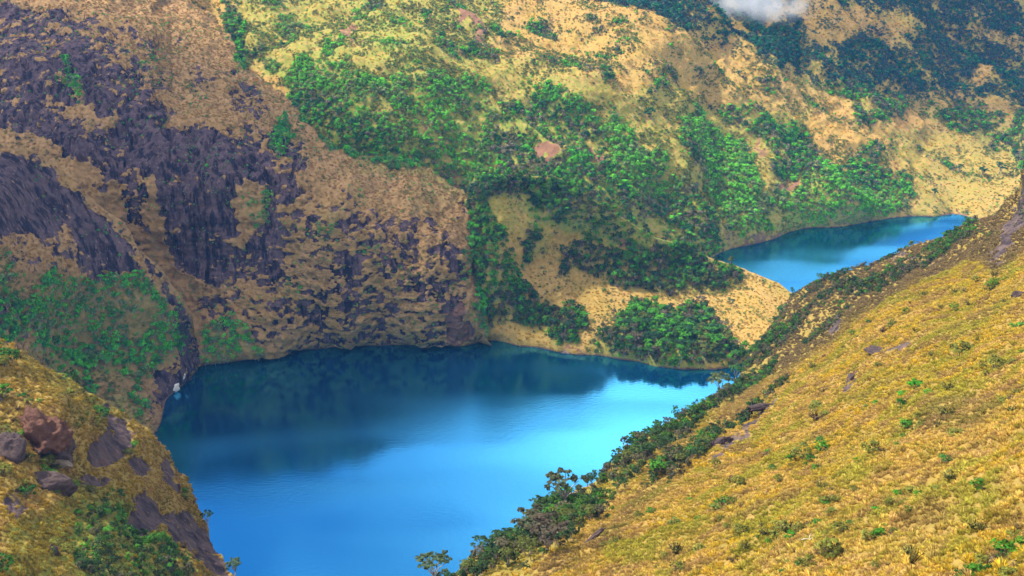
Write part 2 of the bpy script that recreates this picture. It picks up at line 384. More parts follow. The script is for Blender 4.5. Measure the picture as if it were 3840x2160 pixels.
def terrain_material(name, grass_a, grass_b, grass_c, green, rock_a, rock_b, rock_c, soil, fine=1.0):
    m = new_mat(name); t = NT(m)
    at = t.n('ShaderNodeAttribute', attribute_name='cover').outputs['Color']
    sp = t.n('ShaderNodeSeparateColor', {0: at})
    rock_m, green_m, soil_m = sp.outputs[0], sp.outputs[1], sp.outputs[2]
    geo = t.n('ShaderNodeNewGeometry')
    pos = geo.outputs['Position']
    n1 = t.noise(pos, 0.05, 5); n2 = t.noise(pos, 0.35 * fine, 5, 0.65); n3 = t.noise(pos, 1.6 * fine, 3, 0.6)
    g = t.mix(t.ramp(n1, 0.35, 0.65), grass_a, grass_b)
    g = t.mix(t.math('MULTIPLY', t.ramp(n2, 0.42, 0.7), 0.75), g, grass_c)
    g = t.mix(t.math('MULTIPLY', green_m, t.ramp(n2, 0.25, 0.6)), g, green)
    g = t.mix(t.math('MULTIPLY', t.ramp(n3, 0.5, 0.75), 0.35), g, tuple(c * 0.45 for c in grass_c))
    # rock with vertical water streaks
    mp = t.n('ShaderNodeMapping', {0: pos}); mp.inputs['Scale'].default_value = (0.30, 0.30, 0.035)
    st = t.noise(mp.outputs[0], 1.0, 5, 0.6)
    n4 = t.noise(pos, 0.22, 8, 0.72)
    r = t.mix(t.ramp(n4, 0.38, 0.62), rock_a, rock_b)
    r = t.mix(t.math('MULTIPLY', t.ramp(st, 0.46, 0.60), 0.9), r, rock_c)
    r = t.mix(t.math('MULTIPLY', t.ramp(n2, 0.55, 0.75), 0.35), r, tuple(min(1, c * 1.9) for c in rock_a))
    st2 = t.n('ShaderNodeMapping', {0: pos}); st2.inputs['Scale'].default_value = (0.9, 0.9, 0.05)
    r = t.mix(t.math('MULTIPLY', t.ramp(t.noise(st2.outputs[0], 1.0, 4, 0.6), 0.58, 0.70), 0.55), r, tuple(min(1, c * 2.3) for c in rock_b))
    edge = t.math('ADD', rock_m, t.math('MULTIPLY', t.math('SUBTRACT', n2, 0.5), 0.7))
    rk = t.ramp(edge, 0.42, 0.58)
    c = t.mix(rk, g, r)
    so = t.ramp(t.math('ADD', soil_m, t.math('MULTIPLY', t.math('SUBTRACT', n2, 0.5), 0.6)), 0.35, 0.65)
    c = t.mix(so, c, t.mix(n2, soil, tuple(k * 0.6 for k in soil)))
    bm = t.n('ShaderNodeBump', {'Strength': 0.7, 'Distance': 0.9, 'Height': t.math('ADD', n2, t.math('MULTIPLY', n3, 0.5))})
    bs = t.n('ShaderNodeBsdfPrincipled', {'Base Color': c, 'Roughness': 0.9, 'Normal': bm.outputs[0]})
    bs.inputs['Specular IOR Level'].default_value = 0.1
    o = t.n('ShaderNodeOutputMaterial', {0: bs.outputs[0]})
    return m

GOLD, STRAW, OLIVE, GRN = (0.40, 0.222, 0.052), (0.46, 0.285, 0.085), (0.20, 0.135, 0.035), (0.15, 0.20, 0.03)
MAT_FAR = terrain_material('hillside_ground', GOLD, (0.40, 0.225, 0.075), (0.21, 0.15, 0.04), (0.17, 0.23, 0.03),
                           (0.20, 0.12, 0.10), (0.30, 0.17, 0.12), (0.14, 0.09, 0.08), (0.27, 0.135, 0.075))
MAT_MID = terrain_material('isthmus_ground', (0.36, 0.225, 0.05), (0.40, 0.24, 0.07), (0.22, 0.155, 0.04), (0.16, 0.21, 0.03),
                           (0.16, 0.10, 0.08), (0.24, 0.14, 0.10), (0.10, 0.07, 0.06), (0.26, 0.13, 0.07))
MAT_CLIFF = terrain_material('cliff_rock', (0.30, 0.17, 0.06), (0.34, 0.19, 0.08), (0.20, 0.125, 0.042), (0.15, 0.17, 0.03),
                             (0.056, 0.036, 0.041), (0.106, 0.067, 0.067), (0.010, 0.008, 0.014), (0.20, 0.10, 0.07))
MAT_SPUR = terrain_material('spur_ground', (0.28, 0.185, 0.04), (0.32, 0.205, 0.05), (0.20, 0.14, 0.035), (0.14, 0.17, 0.02),
                            (0.075, 0.05, 0.05), (0.11, 0.07, 0.06), (0.035, 0.024, 0.03), (0.22, 0.09, 0.05))
MAT_NEAR = terrain_material('near_slope_ground', (0.30, 0.19, 0.04), (0.33, 0.20, 0.06), (0.18, 0.125, 0.03), (0.19, 0.17, 0.025),
                            (0.075, 0.052, 0.048), (0.115, 0.078, 0.065), (0.03, 0.022, 0.024), (0.27, 0.13, 0.06), fine=1.6)

# ------------------------------------------------------------------ terrain layers
def tps_fit(pts, smooth=1e-7):
    """pts: (x, y, 'z'|'d', value) -> function giving inverse depth"""
    A = np.array([(p[0], p[1]) for p in pts], float) / 1000.0
    w = np.array([1.0 / (p[3] if p[2] == 'd' else depth_for_z(p[0], p[1], p[3])) for p in pts]) * 1000
    n = len(A)
    def U(d2): return 0.5 * d2 * np.log(np.maximum(d2, 1e-12))
    K = U(((A[:, None] - A[None]) ** 2).sum(-1)) + np.eye(n) * smooth * 1000
    Pm = np.hstack([np.ones((n, 1)), A])
    L = np.zeros((n + 3, n + 3)); L[:n, :n] = K; L[:n, n:] = Pm; L[n:, :n] = Pm.T
    sol = np.linalg.solve(L, np.concatenate([w, np.zeros(3)]))
    def f(X, Y):
        q = np.stack([X.ravel(), Y.ravel()], -1) / 1000.0
        out = sol[n] + q @ sol[n + 1:]
        for k in range(n):
            out += sol[k] * U(((q - A[k]) ** 2).sum(-1))
        return (out / 1000).reshape(X.shape)
    return f

def grid_normals(P):
    du = np.gradient(P, axis=1); dv = np.gradient(P, axis=0)
    n = np.cross(du, -dv)
    n = n / np.maximum(np.linalg.norm(n, axis=-1, keepdims=True), 1e-9)
    view = CAMP - P
    n[(n * view).sum(-1) < 0] *= -1
    return n

def grid_object(name, P, cover, mat):
    R, Cc = P.shape[:2]
    me = bpy.data.meshes.new(name)
    idx = np.arange(R * Cc, dtype=np.int32).reshape(R, Cc)
    q = np.stack([idx[1:, :-1], idx[1:, 1:], idx[:-1, 1:], idx[:-1, :-1]], -1).reshape(-1, 4)
    nf = len(q)
    me.vertices.add(R * Cc); me.vertices.foreach_set('co', P.reshape(-1).astype(np.float32))
    me.loops.add(nf * 4); me.loops.foreach_set('vertex_index', q.reshape(-1))
    me.polygons.add(nf)
    me.polygons.foreach_set('loop_start', np.arange(0, nf * 4, 4, dtype=np.int32))
    me.polygons.foreach_set('loop_total', np.full(nf, 4, np.int32))
    me.polygons.foreach_set('use_smooth', np.ones(nf, bool))
    a = me.attributes.new('cover', 'FLOAT_COLOR', 'POINT')
    a.data.foreach_set('color', cover.reshape(-1).astype(np.float32))
    me.update(); me.validate()
    me.materials.append(mat)
    o = bpy.data.objects.new(name, me)
    scene.collection.objects.link(o)
    o['kind'] = 'structure'
    return o

LAYERS = {}
def layer(key, name, ctrl, x0, x1, step, top, bot, mat, disp, back=(2, 6, 13, 24, 40, 60), drop=(0.4, 2.5, 9, 24, 55, 110), warp=26):
    f = tps_fit(ctrl)
    xs = np.arange(x0, x1 + step, step)
    yt = np.interp(xs, [p[0] for p in top], [p[1] for p in top])
    yb = np.interp(xs, [p[0] for p in bot], [p[1] for p in bot])
    yb = np.maximum(yb, yt + 1)
    nr = int(np.percentile(yb - yt, 92) / step) + 2
    T = np.linspace(0, 1, nr)[:, None]
    X = np.broadcast_to(xs, (nr, len(xs))).copy()
    Y = yt[None] * (1 - T) + yb[None] * T
    zc = 1.0 / np.maximum(f(X, Y), 1 / 2500.0)
    P = CAMP + ray(X, Y) * zc[..., None]
    N = grid_normals(P)
    # ground cover, with wandering edges
    q = np.stack([X, Y, np.zeros_like(X)], -1)
    wx, wy = fbm(q, 60, 3, 31) * warp, fbm(q, 60, 3, 37) * warp
    XW, YW = X + wx + fbm(q, 14, 2, 41) * warp * 0.4, Y + wy + fbm(q, 14, 2, 43) * warp * 0.4
    fo = lookup(M_FOREST, XW, YW); ro = lookup(M_ROCK, XW, YW); so = lookup(M_SOIL, XW, YW); gr = lookup(M_GREEN, XW, YW); lu = lookup(M_LUSH, X, Y)
    d, ro = disp(P, N, fo, ro, X, Y)
    P = P + N * d[..., None]
    N = grid_normals(P)
    so = np.maximum(so, sstep(1.3, 0.2, P[..., 2] + fbm(P, 3, 2, 49) * 0.8) * 0.8)
    cover = np.stack([ro, np.clip(gr + 0.6 * fo, 0, 1), so, np.ones_like(ro)], -1)
    LAYERS[key] = dict(P=P, N=N, X=X, Y=Y, zc=zc, forest=fo, rock=ro, soil=so, green=gr, lush_shade=lu, step=step)
    B = []
    Pt = P[0]
    away = Pt - CAMP; away[:, 2] = 0
    away /= np.linalg.norm(away, axis=1, keepdims=True)
    for s_, h_ in zip(back, drop):
        b = Pt + away * s_; b[:, 2] -= h_
        B.append(b)
    B = np.array(B[::-1])
    PP = np.concatenate([B, P], 0)
    CC = np.concatenate([np.repeat(cover[:1], len(B), 0), cover], 0)
    return grid_object(name, PP, CC, mat)

def Z(*a): return [(x, y, 'z', z) for x, y, z in a]
def D(*a): return [(x, y, 'd', z) for x, y, z in a]
def shore(pts, dy=34, dz=-14):
    return Z(*[(x, y, 0) for x, y in pts], *[(x, y + dy, dz) for x, y in pts[::2]])

def shorefade(P, h=14.0): return sstep(0.0, h, P[..., 2])

def disp_far(P, N, fo, ro, X, Y):
    q = np.stack([P[..., 0] * 0.66 + P[..., 1] * 0.75, P[..., 0] * 0.75 - P[..., 1] * 0.66, P[..., 2]], -1)
    d = ridged(q, (62, 240, 160), 4, 3) * 12.0 + fbm(P, 18, 4, 5) * 2.4 + fbm(P, 4, 3, 6) * 0.5
    far = sstep(650, 950, np.linalg.norm(P - CAMP, axis=-1))
    return d * shorefade(P, 25) * (1 + 0.5 * far), ro
def disp_mid(P, N, fo, ro, X, Y):
    knoll = np.exp(-(((X - 1690) / 190) ** 2 + ((Y - 845) / 70) ** 2) * 1.2) * 5.0
    d = fbm(P, 22, 4, 8) * 1.6 + fbm(P, 4, 3, 9) * 0.35 + knoll
    return d * shorefade(P, 8), ro
def disp_cliff(P, N, fo, ro, X, Y):
    q = P * np.array([1, 0.6, 0.35])
    big = ridged(P * np.array([1, 0.5, 0.3]), 34, 4, 21) * 6.0
    streak = fbm(q, 5.0, 4, 23) * 1.6
    ledge = fbm(P * np.array([0.35, 0.35, 1.5]), 9.0, 4, 25) * 1.4
    fine = fbm(P, 2.6, 3, 27)
    clump = fbm(P, (3.6, 3.6, 3.0), 3, 29, 0.6)
    amp = sstep(0.08, 0.5, ro) * (1 - 0.45 * sstep(0.6, 0.85, ro))
    crack = sstep(0.5, 0.85, ridged(P * np.array([1, 0.6, 0.14]), 7.0, 3, 45)) * sstep(0.48, 0.72, ro)
    cov = np.clip(ro + amp * (1.0 * clump + 0.45 * fbm(P * np.array([1, 1, 0.4]), 14, 3, 30)) + 0.7 * crack, 0, 1)
    cov = np.where(ro < 0.02, 0, cov)
    grass = sstep(0.55, 0.40, cov)
    d = big + streak * (0.5 + 0.5 * (1 - grass)) + ledge + fine * 0.5 + grass * (1.0 + 0.5 * fine) * (0.3 + 0.7 * amp) - 2.6 * crack
    return d * shorefade(P, 4.5), cov
def disp_slab(P, N, fo, ro, X, Y):
    hard = sstep(0.5, 0.9, ro)
    d = fbm(P, 26, 3, 33) * 2.5 + fbm(P * np.array([1, 1, 0.5]), 5, 4, 34) * (1.0 - 0.75 * hard) + fbm(P, 1.8, 3, 35) * (0.4 - 0.25 * hard)
    cov = np.clip(ro + 0.4 * fbm(P, 5, 4, 36, .65) + 0.2 * fbm(P, 1.6, 2, 38), 0, 1)
    return d * shorefade(P, 8), cov
def disp_spur(P, N, fo, ro, X, Y):
    r = sstep(0.4, 0.6, ro)
    d = ridged(P, 16, 4, 51) * 1.6 + fbm(P, 3.2, 4, 52) * 0.55 * (1 - 0.5 * r) + fbm(P * np.array([1, 1, .4]), 1.0, 3, 53) * 0.18 - r * 0.5
    cov = np.clip(ro + 0.5 * fbm(P, (3.2, 3.2, 5), 4, 54, .7) * (ro > .2), 0, 1)
    return d, cov
def disp_near(P, N, fo, ro, X, Y):
    far = sstep(180, 420, np.linalg.norm(P - CAMP, axis=-1))
    q = P @ np.array([[0.8, 0.6, 0], [-0.6, 0.8, 0], [0, 0, 1]])
    d = fbm(q * np.array([1, 0.4, 1]), 24, 3, 61) * (0.6 + 1.6 * far) + fbm(P, 6, 3, 62) * 0.95 + fbm(P, 1.3, 3, 63) * 0.14 + ridged(P, 30, 4, 64) * 2.2 * far
    cov = np.clip(ro + 0.4 * fbm(P, 4, 4, 65, .65), 0, 1) * (ro > 0.08)
    return d, cov

# the hillside behind both lakes
far_shore = [(1780, 655), (1812, 636), (1870, 620), (1950, 600), (2000, 580), (2100, 572), (2200, 556), (2280, 545), (2350, 546), (2450, 549), (2475, 553)]
ctrl_far = shore(far_shore, 26, -10) + Z(
    (2576, 545, 4), (2926, 540, 8), (2480, 528, 3), (2400, 500, 5), (2300, 500, 9), (2150, 500, 18), (2000, 520, 16), (1880, 560, 16),
    (2400, 430, 12), (2550, 430, 10), (2300, 400, 17), (2550, 330, 25), (2300, 300, 36), (2500, 250, 42), (2300, 200, 60), (2550, 150, 66),
    (2300, 100, 85), (2550, 50, 90), (2300, 0, 112), (2926, 300, 40), (2926, 50, 100),
    (2000, 420, 30), (1900, 300, 58), (2000, 200, 76), (1800, 150, 94), (1950, 80, 108), (1700, 50, 124), (1950, 0, 124),
    (1800, 400, 45), (1600, 400, 60), (1700, 480, 38), (1750, 560, 20), (1500, 300, 80), (1500, 200, 102), (1500, 100, 116), (1500, 0, 131),
    (1300, 450, 55), (1300, 300, 80), (1300, 200, 101), (1300, 100, 119), (1300, 0, 135),
    (1000, 400, 66), (1000, 250, 98), (1000, 100, 124), (1000, 0, 141), (800, 250, 95), (800, 100, 119), (700, 0, 139), (600, 100, 117), (500, 0, 136),
    (1300, 650, 18), (1600, 700, -2), (1050, 600, 10), (700, 450, 40), (400, 250, 90),
) + D((-340, 200, 800), (-340, -280, 900), (400, -280, 900), (800, -280, 930), (1200, -280, 970), (1600, -280, 1030), (2000, -280, 1120), (2500, -280, 1260), (2926, -280, 1350))
layer('far', 'hillside', ctrl_far, -340, 2926, 2.7, [(-340, -285), (200, -290), (600, -230), (900, -160), (1300, -160), (1600, -240), (2200, -285), (2926, -280)],
      [(-340, 250), (400, 300), (700, 500), (1000, 640), (1300, 690), (1600, 710), (1760, 690), (1812, 664), (1950, 626), (2100, 598), (2280, 571), (2475, 579), (2576, 620), (2926, 640)],
      MAT_FAR, disp_far)

# the neck of land between the two lakes
mid_shore = [(1150, 872), (1195, 864), (1230, 858), (1300, 870), (1400, 886), (1450, 893), (1560, 905), (1650, 922), (1720, 930), (1800, 930), (1850, 922), (1900, 896), (1960, 880)]
ctrl_mid = shore(mid_shore, 34, -12) + Z(
    (1150, 500, 60), (1100, 700, 20), (1200, 480, 72), (1300, 440, 78), (1420, 450, 72), (1480, 495, 65), (1560, 545, 52), (1650, 600, 38), (1760, 640, 22), (1850, 670, 12), (1900, 690, 8), (1990, 738, 2), (2100, 790, -2),
    (1400, 720, 20), (1500, 730, 16), (1600, 745, 13), (1750, 750, 8), (1900, 760, 5), (1950, 800, 3), (1330, 680, 28), (1350, 800, 9), (1460, 820, 7),
    (1480, 690, 20), (1680, 727, 12), (1870, 722, 6), (1560, 620, 35), (1700, 680, 19), (1650, 830, 7), (1750, 850, 5), (1850, 870, 3),
    (1250, 600, 52), (1250, 700, 34), (1250, 790, 14), (1400, 560, 52), (1300, 520, 62))
layer('mid', 'lake_isthmus', ctrl_mid, 1120, 2110, 2.6,
      [(1120, 520), (1180, 500), (1230, 470), (1300, 440), (1420, 450), (1480, 495), (1560, 545), (1650, 600), (1700, 612), (1760, 640), (1850, 670), (1900, 690), (1960, 715), (1990, 738), (2050, 762), (2110, 790)],
      [(1120, 890), (1230, 880), (1300, 895), (1450, 918), (1560, 930), (1720, 955), (1800, 955), (1850, 948), (1900, 925), (1960, 905), (2110, 860)],
      MAT_MID, disp_mid, back=(2, 5, 10, 18, 28), drop=(0.3, 1.5, 5, 14, 40))

# the cliff massif
cl_shore = [(450, 945), (480, 930), (560, 915), (620, 905), (700, 888), (800, 878), (950, 870), (1100, 868), (1200, 861), (1240, 872)]
ctrl_cliff = shore(cl_shore) + Z(
    (480, 800, 20), (600, 800, 22), (800, 780, 25), (1000, 780, 24), (1150, 780, 22), (600, 650, 50), (800, 650, 52), (1000, 650, 50), (1150, 650, 45),
    (500, 500, 80), (700, 500, 80), (900, 500, 75), (1050, 500, 68), (1150, 520, 58), (400, 350, 106), (600, 350, 104), (750, 370, 96), (880, 400, 85), (1000, 425, 75),
    (200, 200, 130), (400, 200, 125), (600, 200, 115), (680, 240, 105), (760, 320, 96), (0, 50, 150), (200, 50, 148), (400, 50, 142), (530, 50, 136),
    (0, 350, 110), (200, 500, 85), (300, 650, 50), (400, 800, 22), (1210, 700, 26), (100, 600, 70), (-340, 50, 152), (-340, 350, 112)) + D(
    (-340, -280, 760), (0, -280, 790), (300, -280, 830), (480, -200, 860))
layer('cliff', 'cliff', ctrl_cliff, -340, 1240, 2.5,
      [(-340, -285), (200, -275), (380, -230), (430, -60), (480, 10), (535, 45), (575, 110), (610, 185), (655, 205), (705, 240), (755, 305), (785, 348), (840, 385), (900, 402), (1000, 422), (1090, 444), (1150, 492), (1185, 560), (1202, 700), (1215, 800), (1240, 880)],
      [(-340, 560), (0, 620), (250, 800), (400, 950), (480, 962), (560, 946), (700, 920), (950, 900), (1200, 892), (1240, 900)],
      MAT_CLIFF, disp_cliff, back=(2, 6, 13, 22, 34, 48), drop=(0.5, 3, 10, 24, 55, 120))

# the rock slab and wooded shore in front of the cliff
sl_shore = [(495, 932), (470, 962), (440, 986), (412, 1030), (405, 1062), (385, 1096)]
ctrl_slab = Z(*[(x, y, 0) for x, y in sl_shore]) + Z((495, 975, -14), (450, 1030, -14), (420, 1110, -14), (385, 1150, -16), (300, 1200, -10), (0, 1250, 10), (200, 1100, 10), (350, 1080, 3)) + Z(
    (0, 358, 128), (60, 372, 124), (130, 405, 115), (200, 470, 103), (310, 570, 82), (400, 680, 60), (450, 740, 46), (480, 790, 34), (489, 870, 12),
    (0, 500, 112), (150, 550, 94), (100, 700, 78), (250, 750, 56), (0, 800, 74), (200, 850, 40), (350, 900, 22), (100, 950, 40), (300, 1000, 15), (390, 980, 5), (0, 1000, 55), (-340, 360, 140), (-340, 800, 90), (-340, 1100, 60))
layer('slab', 'rock_slab', ctrl_slab, -340, 497, 2.5,
      [(-340, 340), (0, 358), (60, 372), (130, 405), (200, 470), (310, 570), (340, 615), (400, 680), (450, 740), (480, 792), (488, 850), (493, 905), (497, 930)],
      [(-340, 1150), (0, 1200), (300, 1190), (385, 1130), (412, 1090), (445, 1030), (480, 985), (497, 950)],
      MAT_CLIFF, disp_slab, back=(2, 5, 10, 18, 28, 40), drop=(0.6, 3, 10, 26, 60, 110), warp=9)

# the left spur in front
ctrl_spur = D((0, 852, 275), (60, 885, 280), (130, 935, 286), (200, 975, 292), (300, 1045, 300), (390, 1105, 308), (410, 1135, 310), (470, 1200, 312), (490, 1250, 312), (500, 1310, 306), (530, 1370, 298), (575, 1450, 284), (650, 1560, 265), (720, 1700, 245),
              (0, 1100, 232), (0, 1449, 172), (300, 1449, 216), (150, 1200, 238), (300, 1200, 266), (420, 1250, 290), (450, 1400, 262), (150, 1000, 258), (130, 1350, 208), (-340, 830, 255), (-340, 1200, 195), (-340, 1700, 140), (200, 1700, 175), (500, 1700, 215))
layer('spur', 'left_spur', ctrl_spur, -340, 720, 2.5,
      [(-340, 835), (0, 852), (60, 885), (130, 935), (200, 975), (300, 1045), (390, 1105), (410, 1135), (470, 1200), (490, 1250), (500, 1310), (530, 1370), (575, 1450), (650, 1560), (720, 1695)],
      [(-340, 1640), (720, 1700)], MAT_SPUR, disp_spur, back=(1, 3, 6, 12, 22, 40), drop=(0.8, 4, 12, 34, 70, 130), warp=8)

# the near grass slope on the right
ctrl_near = D((1000, 1560, 175), (1110, 1452, 190), (1290, 1345, 215), (1400, 1265, 240), (1510, 1205, 262), (1560, 1145, 285), (1700, 1064, 330), (1800, 1004, 375), (1870, 962, 430), (1905, 892, 480), (1950, 832, 520), (2000, 747, 560), (2060, 716, 550),
              (2150, 690, 530), (2300, 627, 500), (2450, 560, 460), (2500, 548, 440), (2530, 528, 432), (2552, 490, 420), (2580, 438, 405), (2700, 340, 370), (2926, 250, 330),
              (2576, 1449, 75), (2200, 1449, 100), (1800, 1449, 135), (1400, 1449, 166), (2576, 1200, 105), (2200, 1200, 145), (1800, 1200, 206), (2576, 1000, 146), (2200, 1000, 214), (1980, 1000, 290), (2576, 800, 210), (2300, 800, 290), (2120, 800, 400),
              (2040, 860, 400), (2576, 650, 290), (2400, 700, 345), (2926, 1000, 105), (2926, 600, 240), (2926, 1700, 45), (2200, 1700, 72), (1600, 1700, 110), (1000, 1700, 150))
layer('near', 'grass_slope', ctrl_near, 1000, 2926, 2.8,
      [(1000, 1560), (1110, 1454), (1200, 1402), (1290, 1347), (1400, 1267), (1510, 1207), (1560, 1147), (1600, 1116), (1700, 1065), (1800, 1004), (1860, 970), (1885, 930), (1905, 892), (1950, 832), (2000, 747), (2060, 716), (2150, 690), (2300, 627), (2450, 560), (2500, 548), (2530, 528), (2552, 490), (2580, 438), (2640, 380), (2926, 250)],
      [(1000, 1700), (2926, 1700)], MAT_NEAR, disp_near, back=(1, 3, 7, 14, 26, 45), drop=(0.6, 3.5, 12, 34, 75, 140), warp=8)

# ------------------------------------------------------------------ lakes
def water_material():
    m = new_mat('lake_water'); t = NT(m)
    geo = t.n('ShaderNodeNewGeometry'); pos = geo.outputs['Position']
    mp = t.n('ShaderNodeMapping', {0: pos}); mp.inputs['Scale'].default_value = (0.35, 0.8, 1)
    r1 = t.noise(mp.outputs[0], 1.0, 3, 0.6)
    mp2 = t.n('ShaderNodeMapping', {0: pos}); mp2.inputs['Scale'].default_value = (0.008, 0.03, 1); mp2.inputs['Rotation'].default_value = (0, 0, 0.25)
    gust = t.noise(mp2.outputs[0], 1.0, 1.5, 0.4)
    bump = t.n('ShaderNodeBump', {'Strength': t.math('MULTIPLY_ADD', t.ramp(gust, 0.45, 0.62), 0.14, 0.10), 'Distance': 0.25, 'Height': r1})
    body = t.n('ShaderNodeBsdfDiffuse', {'Color': (0.0, 0.042, 0.12, 1)})
    gl = t.n('ShaderNodeBsdfGlossy', {'Color': (0.125, 0.58, 0.94, 1), 'Roughness': t.math('MULTIPLY_ADD', t.ramp(gust, 0.35, 0.75), 0.17, 0.075), 'Normal': bump.outputs[0]})
    lw = t.n('ShaderNodeLayerWeight', {'Blend': 0.5}).outputs['Facing']
    fac = t.ramp(lw, -0.2, 1.0)
    mx = t.n('ShaderNodeMixShader', {0: fac, 1: body.outputs[0], 2: gl.outputs[0]})
    t.n('ShaderNodeOutputMaterial', {0: mx.outputs[0]})
    return m
MAT_WATER = water_material()
def water_sheet(name, pts, z):
    me = bpy.data.meshes.new(name)
    me.from_pydata([(x, y, z) for x, y in pts], [], [tuple(range(len(pts)))])
    me.materials.append(MAT_WATER)
    o = bpy.data.objects.new(name, me); scene.collection.objects.link(o)
    o['kind'] = 'structure'
    return o
water_sheet('lake_water', [(-330, 150), (330, 150), (330, 470), (260, 595), (60, 600), (-330, 600)], 0.0)
water_sheet('upper_lake_water', [(70, 602), (262, 597), (460, 560), (520, 860), (60, 860)], 0.0)
me = bpy.data.meshes.new('lake_bed')
me.from_pydata([(-700, 60, -30), (900, 60, -30), (900, 1000, -30), (-700, 1000, -30)], [], [(0, 1, 2, 3)])
me.materials.append(MAT_SPUR)
o = bpy.data.objects.new('lake_bed', me); scene.collection.objects.link(o); o['kind'] = 'structure'

# ------------------------------------------------------------------ plant materials
def plant_material(name, source, transl=0.2, vary=0.45, centre=0.4, dome_f=0.7):
    m = new_mat(name); t = NT(m)
    if source == 'INSTANCER':
        c = t.n('ShaderNodeAttribute', attribute_type='INSTANCER', attribute_name='tint').outputs['Color']
    else:
        c = t.n('ShaderNodeObjectInfo').outputs['Color']
    geo = t.n('ShaderNodeNewGeometry')
    rnd = t.math('MULTIPLY_ADD', geo.outputs['Random Per Island'], 2 * vary, 1 - vary)
    hv = t.n('ShaderNodeHueSaturation', {'Hue': t.math('MULTIPLY_ADD', geo.outputs['Random Per Island'], 0.03, 0.485), 'Value': rnd, 'Color': c})
    loc = t.n('ShaderNodeVectorMath', {0: t.n('ShaderNodeTexCoord').outputs['Object'], 1: (0, 0, -centre)}, operation='ADD').outputs[0]
    dome = t.n('ShaderNodeVectorTransform', {0: loc}, vector_type='NORMAL', convert_from='OBJECT', convert_to='WORLD').outputs[0]
    nn = t.n('ShaderNodeVectorMath', {0: dome}, operation='NORMALIZE').outputs[0]
    mn = t.n('ShaderNodeMix', {0: dome_f, 4: geo.outputs['Normal'], 5: nn}, data_type='VECTOR').outputs[1]
    nr = t.n('ShaderNodeVectorMath', {0: mn}, operation='NORMALIZE').outputs[0]
    d = t.n('ShaderNodeBsdfDiffuse', {'Color': hv.outputs[0], 'Normal': nr})
    tr = t.n('ShaderNodeBsdfTranslucent', {'Color': hv.outputs[0]})
    mx = t.n('ShaderNodeMixShader', {0: transl, 1: d.outputs[0], 2: tr.outputs[0]})
    t.n('ShaderNodeOutputMaterial', {0: mx.outputs[0]})
    return m
MAT_LEAF_I = plant_material('leaves_mass', 'INSTANCER')
MAT_LEAF_O = plant_material('leaves', 'OBJECT')
MAT_TUFT_I = plant_material('grass_blades', 'INSTANCER', 0.3, 0.25, 0.05, 0.5)
def bark_material():
    m = new_mat('bark'); t = NT(m)
    pos = t.n('ShaderNodeNewGeometry').outputs['Position']
    c = t.mix(t.ramp(t.noise(pos, 2.0), 0.35, 0.65), (0.16, 0.13, 0.10), (0.36, 0.32, 0.27))
    b = t.n('ShaderNodeBsdfDiffuse', {'Color': c})
    t.n('ShaderNodeOutputMaterial', {0: b.outputs[0]})
    return m
MAT_BARK = bark_material()

# ------------------------------------------------------------------ plant shapes
class MB:
    def __init__(s): s.v, s.f, s.m = [], [], []
    def leaf(s, c, n, size, rng, mi=0):
        n = n / max(np.linalg.norm(n), 1e-6)
        a = np.cross(n, rng.normal(size=3)); a /= max(np.linalg.norm(a), 1e-6)
        b = np.cross(n, a)
        w, h = size * rng.uniform(.7, 1.2), size * rng.uniform(.5, .9)
        k = len(s.v)
        s.v += [tuple(c - a * w), tuple(c - b * h), tuple(c + a * w), tuple(c + b * h)]
        s.f.append((k, k + 1, k + 2, k + 3)); s.m.append(mi)
    def tube(s, pts, rad, sides=5, mi=0):
        k0 = len(s.v)
        for i, (p, r) in enumerate(zip(pts, rad)):
            p = np.array(p, float)
            d = np.array(pts[min(i + 1, len(pts) - 1)], float) - np.array(pts[max(i - 1, 0)], float)
            d /= max(np.linalg.norm(d), 1e-6)
            a = np.cross(d, [0.3, 1, 0.1]); a /= np.linalg.norm(a); b = np.cross(d, a)
            for q in range(sides):
                t = 2 * math.pi * q / sides
                s.v.append(tuple(p + (a * math.cos(t) + b * math.sin(t)) * r))
        for i in range(len(pts) - 1):
            for q in range(sides):
                s.f.append((k0 + i * sides + q, k0 + i * sides + (q + 1) % sides, k0 + (i + 1) * sides + (q + 1) % sides, k0 + (i + 1) * sides + q)); s.m.append(mi)
    def blade(s, base, tip, w, rng, mi=0):
        base, tip = np.array(base), np.array(tip)
        a = np.cross(tip - base, rng.normal(size=3)); a = a / max(np.linalg.norm(a), 1e-6) * w
        mid = base * 0.45 + tip * 0.55 + np.array([0, 0, 0.12 * np.linalg.norm(tip - base)])
        k = len(s.v)
        s.v += [tuple(base - a * .6), tuple(base + a * .6), tuple(mid + a), tuple(tip), tuple(mid - a)]
        s.f.append((k, k + 1, k + 2, k + 3, k + 4)); s.m.append(mi)
    def mesh(s, name, mats):
        me = bpy.data.meshes.new(name)
        me.from_pydata(s.v, [], s.f)
        for m in mats: me.materials.append(m)
        me.polygons.foreach_set('material_index', np.array(s.m, np.int32))
        me.update()
        return me
def crown(mb, rng, centre, rad, flat, n_clump, n_leaf, leaf, mi=0, dome=True):
    """leaf sprays gathered in clumps spread through a rounded volume"""
    for _ in range(n_clump):
        d = rng.normal(size=3); d /= np.linalg.norm(d)
        if dome and d[2] < -0.25: d[2] *= -1
        cc = np.array(centre) + d * np.array([rad, rad, rad * flat]) * rng.uniform(0.45, 0.88)
        cr = rad * rng.uniform(0.22, 0.42)
        for _ in range(n_leaf):
            e = rng.normal(size=3); e /= np.linalg.norm(e)
            if e[2] < -0.3: e[2] *= -1
            p = cc + e * np.array([cr, cr, cr * 0.75]) * rng.uniform(0.55, 1.0)
            mb.leaf(p, e + rng.normal(size=3) * 0.45 + np.array([0, 0, 0.3]), leaf * rng.uniform(.6, 1.3), rng, mi)

